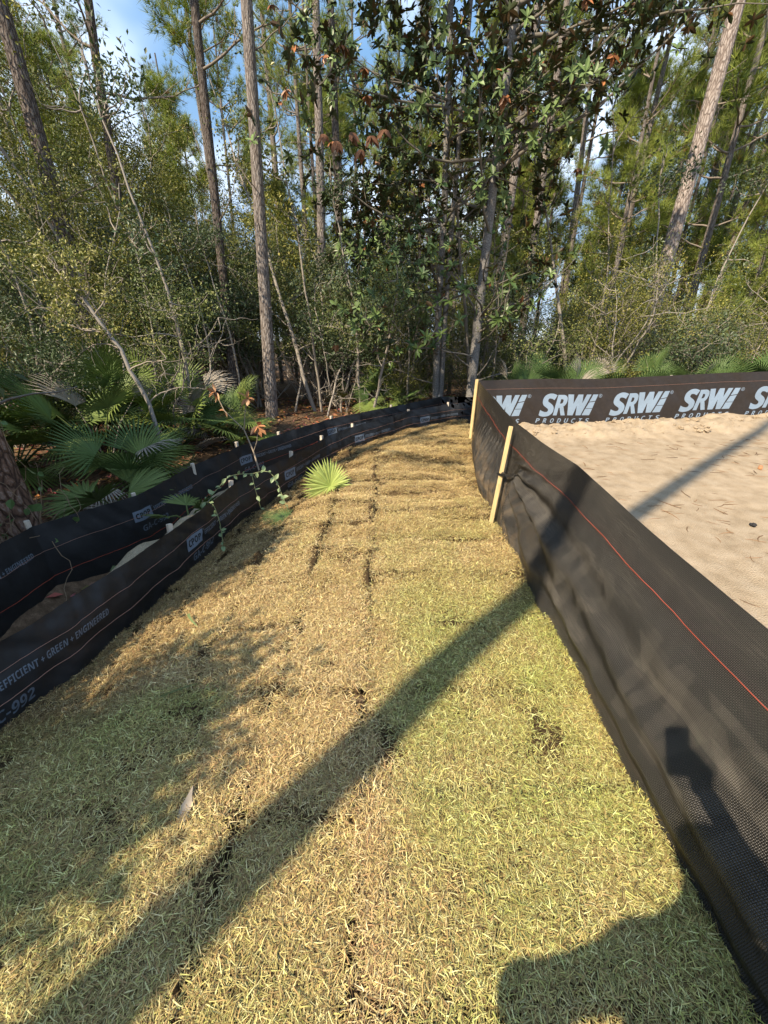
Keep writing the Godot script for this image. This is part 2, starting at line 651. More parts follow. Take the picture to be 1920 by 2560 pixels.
func cloth(base: Color, printed: Color, wear: float, sd: int, rough: float, back: Color) -> StandardMaterial3D:
	var f := noise(0.012, FastNoiseLite.TYPE_SIMPLEX_SMOOTH, 4, sd)
	var g := noise(0.35, FastNoiseLite.TYPE_SIMPLEX, 2, sd + 1)
	var out := PackedByteArray()
	out.resize(ink_w * ink_h * 3)
	for y in ink_h:
		for x in ink_w:
			var i := y * ink_w + x
			var d := 0.5 + 0.5 * f.get_noise_2d(x, y * 1.6)
			var s := g.get_noise_2d(x, y)
			var c := shade(base, 0.75 + 0.5 * d + 0.35 * s)
			if ink[i] > 0.0:
				c = c.lerp(shade(printed, 0.85 + 0.25 * d), ink[i] * clampf(1.0 - wear * (0.55 + 0.9 * s + 0.5 * (d - 0.5)), 0.0, 1.0))
			c = c.linear_to_srgb()
			out[i * 3] = int(clampf(c.r, 0, 1) * 255.0)
			out[i * 3 + 1] = int(clampf(c.g, 0, 1) * 255.0)
			out[i * 3 + 2] = int(clampf(c.b, 0, 1) * 255.0)
	var m := stdm(Color.WHITE, rough, 0.45)
	m.albedo_texture = ImageTexture.create_from_image(Image.create_from_data(ink_w, ink_h, false, Image.FORMAT_RGB8, out))
	if back.r > 0.0:
		m.backlight_enabled = true
		m.backlight = back
	return m


func fabrics() -> void:
	# back fence: slanted three letter mark, a tower of three panels beside it, a word below. One tile is 1.16 m by 0.82 m.
	ink_start(928, 656)
	var k := 800.0
	var top := 0.235 * k
	var tall := 0.335 * k
	ink_text("S", Rect2(0.10 * k, top - 0.012 * k, 0.22 * k, tall + 0.022 * k), 0.16, 1.0, 0.6)
	ink_text("R", Rect2(0.335 * k, top + 0.008 * k, 0.20 * k, tall - 0.018 * k), 0.16, 1.0, 0.5)
	# the S stands before the R: a dark gap along its right edge comes from its own outline
	for st in [[0.0, 0.09, 0.03, 0.115], [0.16, 0.215, 0.03, 0.115], [0.16, 0.24, 0.165, 0.25], [0.3, 0.375, 0.165, 0.25]]:
		ink_poly(PackedVector2Array([Vector2((0.545 + st[0]) * k, top), Vector2((0.545 + st[1]) * k, top), Vector2((0.545 + st[3]) * k, top + tall - 0.012 * k), Vector2((0.545 + st[2]) * k, top + tall - 0.012 * k)]), 1.0)
	# tower: a leaning bar that widens to the foot, cut into three
	var fx := 0.815 * k
	for i in 3:
		var ya := [0.0, 0.36, 0.685][i] as float
		var yb := [0.335, 0.66, 1.0][i] as float
		var l0 := fx + (1.0 - ya) * 0.135 * k
		var l1 := fx + (1.0 - yb) * 0.135 * k
		var r0 := fx + 0.125 * k + (1.0 - ya) * 0.095 * k
		var r1 := fx + 0.125 * k + (1.0 - yb) * 0.095 * k
		var t0 := top + ya * (tall - 0.012 * k)
		var t1 := top + yb * (tall - 0.012 * k)
		var dy := 0.012 * k * (1.0 if i != 1 else 0.6)
		ink_poly(PackedVector2Array([Vector2(l0, t0 + (dy if i == 1 else 0.0)), Vector2(r0, t0 - (dy if i == 1 else 0.0)), Vector2(r1, t1 - (dy if i == 0 else -0.0)), Vector2(l1, t1 + (dy * 0.3 if i == 0 else 0.0))]), 1.0)
	for i in 24:
		var a0 := TAU * i / 24.0
		var a1 := TAU * (i + 1) / 24.0
		var c0 := Vector2(1.075 * k, top + 0.022 * k)
		ink_poly(PackedVector2Array([c0 + Vector2(cos(a0), sin(a0)) * 17.0, c0 + Vector2(cos(a1), sin(a1)) * 17.0, c0 + Vector2(cos(a1), sin(a1)) * 22.0, c0 + Vector2(cos(a0), sin(a0)) * 22.0]), 0.8)
	ink_text("R", Rect2(1.064 * k, top + 0.008 * k, 0.022 * k, 0.028 * k), 0.0, 0.8)
	var word := "PRODUCTS"
	for i in 8:
		ink_text(word[i], Rect2((0.065 + 0.117 * i) * k, 0.608 * k, 0.058 * k, 0.07 * k), 0.22, 0.95)
	M.banner = cloth(lin(0.026, 0.02, 0.0165), lin(0.27, 0.36, 0.47), 0.3, 41, 0.5, Color(0.1, 0.07, 0.05))
	# left fences: small boxed mark, a line of words, a number below. One tile is 1.75 m by 0.5 m.
	ink_start(1750, 500)
	ink_poly(PackedVector2Array([Vector2(40, 152), Vector2(250, 152), Vector2(250, 262), Vector2(40, 262)]), 0.7)
	ink_text("CPOP", Rect2(60, 178, 170, 58), 0.0, 0.0, 0.6)
	ink_text("®", Rect2(258, 158, 16, 16), 0.0, 0.6)
	ink_text("EFFICIENT + GREEN + ENGINEERED", Rect2(285, 182, 640, 44), 0.0, 0.62)
	ink_text("GA-C-992", Rect2(90, 312, 330, 62), 0.12, 0.42)
	M.left_cloth = cloth(lin(0.011, 0.0115, 0.013), lin(0.24, 0.3, 0.38), 0.45, 51, 0.5, Color(0.06, 0.04, 0.02))
	# right fence: woven, dusty
	var wv := PackedByteArray()
	var wh := PackedByteArray()
	wv.resize(128 * 128 * 3)
	wh.resize(128 * 128)
	for y in 128:
		for x in 128:
			var cx := x / 8
			var cy := y / 8
			var over := (cx + cy) % 2 == 0
			var fx2 := (x % 8 - 3.5) / 4.0
			var fy2 := (y % 8 - 3.5) / 4.0
			var hgt := 1.0 - (fx2 * fx2 if over else fy2 * fy2) * 0.8 - (fy2 * fy2 if over else fx2 * fx2) * 0.25
			wh[y * 128 + x] = int(clampf(hgt, 0.0, 1.0) * 255.0)
			var c := shade(lin(0.026, 0.023, 0.0195) if over else lin(0.007, 0.006, 0.005), 0.5 + 0.6 * hgt).linear_to_srgb()  # raised threads coloured paler, the highlights on the weave painted in
			wv[(y * 128 + x) * 3] = int(c.r * 255)
			wv[(y * 128 + x) * 3 + 1] = int(c.g * 255)
			wv[(y * 128 + x) * 3 + 2] = int(c.b * 255)
	M.weave = stdm(Color.WHITE, 0.34, 0.6)
	M.weave.albedo_texture = ImageTexture.create_from_image(Image.create_from_data(128, 128, false, Image.FORMAT_RGB8, wv))
	M.weave.uv1_scale = Vector3(12, 12, 1)
	M.weave.heightmap_enabled = true
	M.weave.heightmap_texture = greytex(wh, 128, 128)
	M.weave.heightmap_scale = 0.4
	M.weave.backlight_enabled = true
	M.weave.backlight = Color(0.14, 0.1, 0.07)
	# dust, scuffs and painted-in sunlit sheen over it, a layer of its own
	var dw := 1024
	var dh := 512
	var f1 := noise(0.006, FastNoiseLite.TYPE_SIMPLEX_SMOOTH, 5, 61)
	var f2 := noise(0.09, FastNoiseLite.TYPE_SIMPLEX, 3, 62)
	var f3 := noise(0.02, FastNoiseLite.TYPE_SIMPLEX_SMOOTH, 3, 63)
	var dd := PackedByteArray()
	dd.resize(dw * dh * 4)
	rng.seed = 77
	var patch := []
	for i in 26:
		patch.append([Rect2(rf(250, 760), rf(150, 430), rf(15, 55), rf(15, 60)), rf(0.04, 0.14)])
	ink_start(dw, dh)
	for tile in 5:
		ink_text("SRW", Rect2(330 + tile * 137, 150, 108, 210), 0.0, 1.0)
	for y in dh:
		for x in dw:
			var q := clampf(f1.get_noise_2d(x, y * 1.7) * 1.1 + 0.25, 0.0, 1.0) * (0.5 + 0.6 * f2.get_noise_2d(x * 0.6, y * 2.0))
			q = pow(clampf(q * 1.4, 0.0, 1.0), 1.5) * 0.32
			# brown streaks low at the far end, dust with sunlit sheen painted in
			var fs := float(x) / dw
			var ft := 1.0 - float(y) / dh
			var dust_sheen := smoothstep(0.5, 0.72, fs) * smoothstep(0.75, 0.25, ft) * smoothstep(-0.15, 0.35, f3.get_noise_2d(x * 4.0, y * 0.5)) * 0.4
			dust_sheen = maxf(dust_sheen, 0.16 * smoothstep(0.3, 0.0, ft) * smoothstep(0.0, 0.4, f3.get_noise_2d(x * 1.5, y * 1.5)))
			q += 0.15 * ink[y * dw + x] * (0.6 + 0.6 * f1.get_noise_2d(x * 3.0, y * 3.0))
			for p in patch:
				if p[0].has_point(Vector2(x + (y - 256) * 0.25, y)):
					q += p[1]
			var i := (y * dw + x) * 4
			var mk := dust_sheen / maxf(dust_sheen + q, 0.001)
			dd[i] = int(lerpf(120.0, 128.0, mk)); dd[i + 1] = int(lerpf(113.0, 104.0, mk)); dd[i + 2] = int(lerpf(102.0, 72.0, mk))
			dd[i + 3] = int(clampf(q + dust_sheen, 0.0, 0.75) * 255.0)
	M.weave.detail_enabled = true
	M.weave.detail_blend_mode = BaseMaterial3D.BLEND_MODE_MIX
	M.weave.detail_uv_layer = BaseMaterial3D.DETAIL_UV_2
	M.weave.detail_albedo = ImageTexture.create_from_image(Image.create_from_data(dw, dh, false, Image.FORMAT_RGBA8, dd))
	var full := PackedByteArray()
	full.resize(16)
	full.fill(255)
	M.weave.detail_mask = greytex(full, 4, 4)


# ------------------------------------------------------------------ fences
func along(pts: PackedVector3Array, t: float) -> Vector3:      # t = 0 .. 1 by the number of spans
	var k := clampf(t, 0.0, 1.0) * (pts.size() - 1)
	var i := mini(int(k), pts.size() - 2)
	return pts[i].lerp(pts[i + 1], k - i)


func fence_sheet(foot: PackedVector3Array, head: PackedVector3Array, nu: int, nv: int, side: Vector3, push: Callable, low: float, tile: Vector2, mat: Material, offset := 0.0) -> Array:
	var rows := []
	var uvs := []
	var uvs2 := []
	for j in nv + 1:
		rows.append(PackedVector3Array())
		uvs.append(PackedVector2Array())
		uvs2.append(PackedVector2Array())
	var len_ := 0.0
	var prev := Vector3.ZERO
	for i in nu + 1:
		var s := float(i) / nu
		var a := along(foot, s)
		var b := along(head, s)
		var b2 := along(head, minf(s + 0.01, 1.0)) - along(head, maxf(s - 0.01, 0.0))
		var nrm := b2.cross(Vector3.UP).normalized()
		if nrm.dot(side) < 0.0:
			nrm = -nrm
		if i > 0:
			len_ += Vector2(b.x - prev.x, b.z - prev.z).length()
		prev = b
		var tall := (b - a).length()
		a -= (b - a) * (low / tall)
		for j in nv + 1:
			var t := float(j) / nv
			var p: Vector3 = a.lerp(b, t) + nrm * push.call(s, t, len_)
			rows[j].append(p)
			uvs[j].append(Vector2((len_ + offset) / tile.x, (1.0 - t) * (tall + low) / tile.y))
			uvs2[j].append(Vector2(s, 1.0 - t))
	var mb := MB.new()
	mb.sheet(rows, side, null, uvs, uvs2)
	return [mb.mesh(mat), rows]


func thread_on(rows: Array, t: float, side: Vector3, r: float, wob := 0.0) -> MB:
	var pts := []
	var rad := []
	var nr := rows.size() - 1
	var nc: int = rows[0].size()
	for i in range(0, nc, 2):
		var k := clampf((t + wob * sin(i * 0.21)) * nr, 0.0, nr - 0.001)
		var j := int(k)
		var p: Vector3 = rows[j][i].lerp(rows[j + 1][i], k - j)
		pts.append(p + side * (r * 0.8 + 0.002))
		rad.append(r)
	var mb := MB.new()
	mb.tube(pts, rad, 5, Color.WHITE)
	return mb


func stake_mesh(foot: Vector3, head: Vector3, w: float, d: float, mat: Material, face: float) -> ArrayMesh:
	var mb := MB.new()
	var y := (head - foot).normalized()
	var x := Vector3(cos(face), 0, sin(face))
	x = (x - y * x.dot(y)).normalized()
	mb.box(Transform3D(Basis(x, y, x.cross(y)), (foot + head) * 0.5), Vector3(w, (head - foot).length(), d), Color.WHITE, 0.0025)
	return mb.mesh(mat)


func right_push(s: float, t: float, len_: float) -> float:
	var z := 2.5 - s * 8.7
	var out := 0.0
	# pleats that run out from the tie on the middle stake
	var dz := z + 3.36
	var dt := (t - 0.66) * 0.95
	var r := sqrt(dz * dz + dt * dt)
	var a := atan2(dt, dz)
	var env := (1.0 - exp(-r / 0.12)) * exp(-r / 1.15)
	if dz > -0.02 and dt < 0.12:
		out += 0.07 * env * sin(a * 26.0 + 1.2 * sin(a * 7.0) + N2.get_noise_2d(z * 2.0, t * 3.0) * 2.0) * smoothstep(0.2, -0.1, dt)
	else:
		out += 0.05 * env * sin(z * 46.0 + 7.0 * t + 3.0 * N2.get_noise_2d(z * 3.0, t * 2.0)) * smoothstep(0.85, 0.3, t)
	out -= 0.03 * exp(-r * r / 0.02)
	# slack swells that run lengthwise near the foot, drawn down from the tie
	var run := smoothstep(-3.2, -1.6, z)
	var c1 := 0.26 + 0.02 * sin(z * 3.1) - 0.03 * (z + 1.0)
	var c2 := 0.47 - 0.075 * (z + 1.6) + 0.03 * sin(z * 2.3)
	var c3 := 0.1 + 0.015 * sin(z * 4.0)
	out += run * 0.04 * exp(-pow((t - c1) / 0.055, 2.0))
	out += run * 0.045 * exp(-pow((t - c2) / 0.07, 2.0))
	out += run * 0.045 * exp(-pow((t - c3) / 0.05, 2.0))
	# general belly and crumple
	out += 0.035 * sin(t * PI) * (0.4 + 0.6 * smoothstep(-6.2, -4.5, z))
	out += 0.018 * N1.get_noise_2d(z * 7.0, t * 9.0) + 0.008 * N1.get_noise_2d(z * 26.0 + t * 20.0, t * 24.0) + 0.012 * N2.get_noise_2d(z * 16.0, t * 5.0)
	out *= smoothstep(0.98, 0.62, t) * 0.88 + 0.12
	out *= 0.08 + 0.92 * smoothstep(0.02, 0.34, t)
	out *= 1.0 - 0.9 * exp(-pow((z + 3.25) / 0.2, 2.0)) * smoothstep(-0.1, 0.15, dt * -1.0 + 0.12)
	out += 0.07 * smoothstep(-3.45, -4.0, z) * smoothstep(-5.9, -4.9, z) * sin(clampf(t * 1.4, 0.0, 1.0) * PI)
	return out


func crumple(s: float, t: float, len_: float) -> float:
	return 0.018 * N1.get_noise_2d(len_ * 9.0, t * 7.0) + 0.008 * N1.get_noise_2d(len_ * 30.0 + t * 22.0, t * 9.0) + 0.012 * sin(t * PI)


func slack(s: float, t: float, len_: float) -> float:
	return 1.7 * crumple(s, t, len_) + 0.014 * sin(len_ * 17.0 + 4.0 * t) * N2.get_noise_2d(len_ * 2.0, 5.0) + 0.01 * N1.get_noise_2d(len_ * 40.0, t * 3.0)


func fences() -> void:
	# the tall fence along the sand
	var foot := PackedVector3Array()
	var head := PackedVector3Array()
	var tx := PackedVector2Array([Vector2(-6.2, 1.44), Vector2(-5.6, 1.38), Vector2(-4.6, 1.28), Vector2(-3.5, 1.2), Vector2(-0.9, 1.19), Vector2(3.0, 1.17)])
	var ty := PackedVector2Array([Vector2(-6.2, 0.985), Vector2(-5.6, 0.96), Vector2(-4.6, 0.93), Vector2(-3.5, 0.86), Vector2(-2.3, 0.84), Vector2(-1.6, 0.78), Vector2(-0.9, 0.72), Vector2(3.0, 0.72)])
	for i in 30:
		var z := 2.5 - 8.7 * i / 29.0
		foot.append(Vector3(right_x(z), 0.0, z))
		head.append(Vector3(curve_at(tx, z), curve_at(ty, z) + 0.006 * sin(z * 5.0), z))
	var t := thing("silt_fence", "tall dusty black silt fence running from the near right corner to the far corner stake", "fence", Vector3(1.1, 0, -2))
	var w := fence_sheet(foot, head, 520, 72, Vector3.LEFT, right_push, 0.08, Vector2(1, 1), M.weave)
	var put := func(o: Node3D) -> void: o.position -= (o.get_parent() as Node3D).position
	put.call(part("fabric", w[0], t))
	put.call(part("thread", thread_on(w[1], 0.8, Vector3.LEFT, 0.0016).mesh(M.thread), t))
	put.call(part("stake", stake_mesh(Vector3(1.32, -0.15, -5.88), Vector3(1.41, 1.01, -6.15), 0.05, 0.022, M.timber, 0.9), t))
	put.call(part("stake", stake_mesh(Vector3(0.955, -0.12, -3.15), Vector3(1.115, 0.86, -3.4), 0.037, 0.019, M.timber, 0.25), t))
	put.call(part("stake", stake_mesh(Vector3(0.86, -0.12, 1.2), Vector3(1.14, 0.9, 1.2), 0.042, 0.02, M.timber, 1.2), t))
	# the black strap that ties cloth to stake
	var mb := MB.new()
	mb.ribbon([Vector3(1.05, 0.47, -3.3), Vector3(1.06, 0.47, -3.22), Vector3(1.075, 0.49, -3.14), Vector3(1.09, 0.53, -3.07), Vector3(1.1, 0.59, -3.02), Vector3(1.1, 0.63, -3.0)], 0.024, 0.028, Vector3(-0.5, 0.6, 0.6), Color.WHITE)
	mb.ribbon([Vector3(1.02, 0.455, -3.32), Vector3(1.035, 0.455, -3.27), Vector3(1.06, 0.47, -3.22)], 0.022, 0.022, Vector3(-0.3, 0.2, 1.0), Color.WHITE)
	put.call(part("strap", mb.mesh(M.strap), t))

	# the fence with big pale print behind the sand
	foot = PackedVector3Array()
	head = PackedVector3Array()
	for i in 15:
		var x := 1.44 + i * 1.0
		var rise := 0.025 * (x - 1.45) + (0.018 * sin(x * 1.3))
		foot.append(Vector3(x, 0.22 + rise, back_z(x)))
		head.append(Vector3(x, 0.965 + rise + 0.012 * sin(x * 2.9), back_z(x) - 0.05))
	t = thing("silt_fence", "dark silt fence with large pale blue lettering behind the sand", "fence", Vector3(6, 0.2, -6.5))
	w = fence_sheet(foot, head, 340, 30, Vector3.BACK, crumple, 0.12, Vector2(1.16, 0.82), M.banner, 0.2)
	put.call(part("fabric", w[0], t))
	put.call(part("thread", thread_on(w[1], 0.84, Vector3.BACK, 0.0016).mesh(M.pale_thread), t))
	for x in [4.6, 7.6, 10.6, 13.6]:
		var rise: float = 0.025 * (x - 1.45)
		put.call(part("stake", stake_mesh(Vector3(x, -0.1, back_z(x) - 0.07), Vector3(x, 0.96 + rise, back_z(x) - 0.1), 0.04, 0.02, M.old_timber, 0.0), t))

	# the two low fences on the left
	var f2 := PackedVector3Array()
	var h2 := PackedVector3Array()
	for i in front_foot.size():
		var p := front_foot[i]
		f2.append(p)
	var lean := [Vector3(-2.9, 0.12, 2.5), Vector3(-2.27, 0.12, 0.0), Vector3(-2.02, 0.12, -1.42), Vector3(-1.87, 0.13, -1.98), Vector3(-1.72, 0.13, -2.85), Vector3(-1.56, 0.18, -3.8), Vector3(-1.16, 0.21, -4.85), Vector3(-0.88, 0.24, -5.62), Vector3(-0.47, 0.29, -6.22), Vector3(0.5, 0.34, -7.4), Vector3(1.3, 0.4, -7.85), Vector3(2.3, 0.46, -8.0)]
	for p in lean:
		h2.append(p)
	t = thing("low_silt_fence", "low black printed silt fence nearest the sod, on the left", "fence", Vector3(-1.6, -0.3, -2.7))
	w = fence_sheet(f2, h2, 560, 26, Vector3.RIGHT, slack, 0.1, Vector2(1.75, 0.5), M.left_cloth, -0.3)
	put.call(part("fabric", w[0], t))
	put.call(part("thread", thread_on(w[1], 0.74, Vector3.RIGHT, 0.0017, 0.006).mesh(M.pale_thread), t))
	put.call(part("thread", thread_on(w[1], 0.46, Vector3.RIGHT, 0.002, 0.006).mesh(M.pale_thread), t))
	for i in [1, 2, 4, 5, 6, 7, 8, 9, 10]:
		var q: Vector3 = h2[i] + Vector3(-0.035, 0, 0.0)
		var g: Vector3 = f2[i] + Vector3(-0.05, -0.1, 0.0)
		put.call(part("stake", stake_mesh(g, q + Vector3(rf(-0.01, 0.01), rf(0.025, 0.045), 0), 0.038, 0.038, M.old_timber, rf(0.2, 0.9)), t))
	f2 = PackedVector3Array()
	h2 = PackedVector3Array([Vector3(-3.4, 0.1, 2.2), Vector3(-3.1, 0.1, -0.6), Vector3(-2.93, 0.13, -2.3), Vector3(-2.9, 0.15, -2.85), Vector3(-2.48, 0.13, -3.6), Vector3(-2.3, 0.16, -4.5), Vector3(-2.0, 0.22, -5.25), Vector3(-1.55, 0.27, -5.75), Vector3(-0.88, 0.32, -6.75), Vector3(0.18, 0.38, -7.65), Vector3(1.2, 0.46, -8.45), Vector3(2.3, 0.44, -8.5)])
	for i in h2.size():
		var p := h2[i]
		f2.append(Vector3(p.x + 0.05, p.y - lerpf(0.85, 0.5, smoothstep(-3.5, -6.5, p.z)), p.z + 0.04))
	t = thing("low_silt_fence", "low black printed silt fence at the edge of the wood, behind the nearer low fence", "fence", Vector3(-2.4, -0.3, -4.0))
	w = fence_sheet(f2, h2, 520, 26, Vector3.RIGHT, slack, 0.06, Vector2(1.75, 0.5), M.left_cloth, -0.55)
	put.call(part("fabric", w[0], t))
	put.call(part("thread", thread_on(w[1], 0.76, Vector3.RIGHT, 0.0017, 0.006).mesh(M.pale_thread), t))
	put.call(part("thread", thread_on(w[1], 0.5, Vector3.RIGHT, 0.002, 0.006).mesh(M.thread), t))
	for i in [1, 3, 4, 5, 6, 7, 8, 9, 10]:
		var q: Vector3 = h2[i] + Vector3(-0.035, 0, -0.01)
		put.call(part("stake", stake_mesh(q - Vector3(0.0, 0.6, 0), q + Vector3(rf(-0.012, 0.012), rf(0.02, 0.05), 0), 0.038, 0.038, M.old_timber, rf(0.2, 0.9)), t))


# ------------------------------------------------------------------ ground, sand, sod
func steps(a: float, b: float, d: float, far: float) -> PackedFloat32Array:
	var left := PackedFloat32Array()
	var x := a
	var w := d
	while x > -far:
		w *= 1.35
		x -= w
		left.append(x)
	left.reverse()
	var out := left
	var n := int((b - a) / d)
	for i in n + 1:
		out.append(a + (b - a) * i / n)
	x = b
	w = d
	while x < far:
		w *= 1.35
		x += w
		out.append(x)
	return out


func land() -> void:
	var xs := steps(-9.0, 11.0, 0.14, 700.0)
	var zs := steps(-13.0, 3.5, 0.14, 700.0)
	var rows := []
	for z in zs:
		var row := PackedVector3Array()
		for x in xs:
			var y := ground(x, z)
			# the sod and the sand lie on it
			if x > right_x(maxf(z, -6.2)) - 0.15 and z > back_z(x) - 0.1 or from_front(x, z).x > -1.0 and x < 2.0 and z > -8.2:
				y -= 0.05
			var ff := from_front(x, z)
			if ff.x > -0.75 and ff.x < 0.2:
				y = minf(y, ff.y - 0.12)
			row.append(Vector3(x, y, z))
		rows.append(row)
	var mb := MB.new()
	mb.sheet(rows, Vector3.UP)
	tag(part("ground", mb.mesh(M.litter), self), "brown leaf littered floor of the wood", "", "", "structure")

	# sand pad
	rows = []
	var zz := PackedFloat32Array()
	for i in 188:
		zz.append(0.04 * i)
	for i in 30:
		zz.append(7.5 + pow(i / 29.0, 2.0) * 32.0)
	for q in zz:
		var row := PackedVector3Array()
		for i in 190:
			var a := i / 189.0
			var across := a * 2.2 + pow(a, 4.0) * 38.0 + a * 6.0
			var x := 1.46 + across
			var z := back_z(x) - 0.02 + q
			x -= maxf(0.0, 1.46 - right_x(clampf(z, -6.2, 4.0)) - 0.01) * (1.0 - a)
			var y := ground(x, z) + 0.004
			y += 0.012 * N1.get_noise_2d(x * 7.0, z * 7.0) + 0.007 * N1.get_noise_2d(x * 30.0, z * 30.0)
			var near := smoothstep(0.95, 0.2, z - back_z(x))
			y += near * (0.09 * maxf(0.0, N2.get_noise_2d(x * 6.0, z * 9.0)) + 0.06 * absf(N2.get_noise_2d(x * 16.0, z * 16.0)) + 0.05 * absf(N2.get_noise_2d(x * 37.0, z * 37.0)))
			row.append(Vector3(x, y, z))
		rows.append(row)
	mb = MB.new()
	mb.sheet(rows, Vector3.UP)
	tag(part("sand_pad", mb.mesh(M.sand), self), "pale bare sand of the building plot", "", "", "structure")

	# sand heaped between the low fences
	rows = []
	for i in 120:
		var p := along(front_foot, 0.12 + 0.8 * i / 119.0)
		var p2 := along(front_foot, 0.13 + 0.8 * i / 119.0)
		var sd := (p2 - p).cross(Vector3.UP).normalized()
		if sd.x > 0.0:
			sd = -sd
		var row := PackedVector3Array()
		for j in 24:
			var e := 0.055 + 0.87 * j / 23.0
			var q := p + sd * e
			var y := ground(q.x, q.z) - 0.02 + 0.05 * N1.get_noise_2d(q.x * 14.0, q.z * 14.0) + 0.03 * N2.get_noise_2d(q.x * 9.0, q.z * 9.0)
			row.append(Vector3(q.x, y, q.z))
		rows.append(row)
	mb = MB.new()
	mb.sheet(rows, Vector3.UP)
	tag(part("sand_bank", mb.mesh(M.grey_sand), self), "grey sand heaped between the two low fences", "", "", "structure")


var greens := FastNoiseLite.new()


# how green the sod is at a place, 0 straw .. 1 green
func greenness(x: float, z: float, slab: float) -> float:
	var g := 0.0
	if x > -0.1 + 0.1 * smoothstep(-2.0, -4.0, z):
		g = lerpf(0.64, 0.15, smoothstep(-1.7, -3.5, z)) * smoothstep(-0.16, 0.12, x + 0.12 * greens.get_noise_2d(x * 4.0, z * 4.0))
	else:
		g = lerpf(0.42, 0.02, smoothstep(-0.45, -1.2, z))
	if x < -0.75 and z > -1.4:
		g = maxf(g, 0.5)
	g += slab * 0.16 + 0.3 * greens.get_noise_2d(x * 2.2, z * 2.2) + 0.3 * greens.get_noise_2d(x * 9.0, z * 9.0)
	return clampf(g * (1.0 - 0.75 * smoothstep(-3.2, -4.6, z)), 0.0, 1.0)


var slabs := []            # [x0, x1, z0, z1, raise, tone, curl, gap]


func slab_y(s: Array, x: float, z: float) -> float:
	var b: float = (s[2] - z) / (s[2] - s[3])
	var a: float = (x - s[0]) / (s[1] - s[0])
	return ground(x, z) + s[4] + s[6] * (smoothstep(0.72, 1.0, b) if s[6] > 0.0 else -0.8 * smoothstep(0.25, 0.0, b)) * (0.5 + 0.5 * N2.get_noise_2d(x * 6.0, s[5] * 40.0)) + 0.5 * absf(s[6]) * smoothstep(0.8, 1.0, a)


func slab_at(x: float, z: float) -> int:
	for i in slabs.size():
		var s = slabs[i]
		if x >= s[0] and x < s[1] and z <= s[2] and z > s[3]:
			return i
	return -1


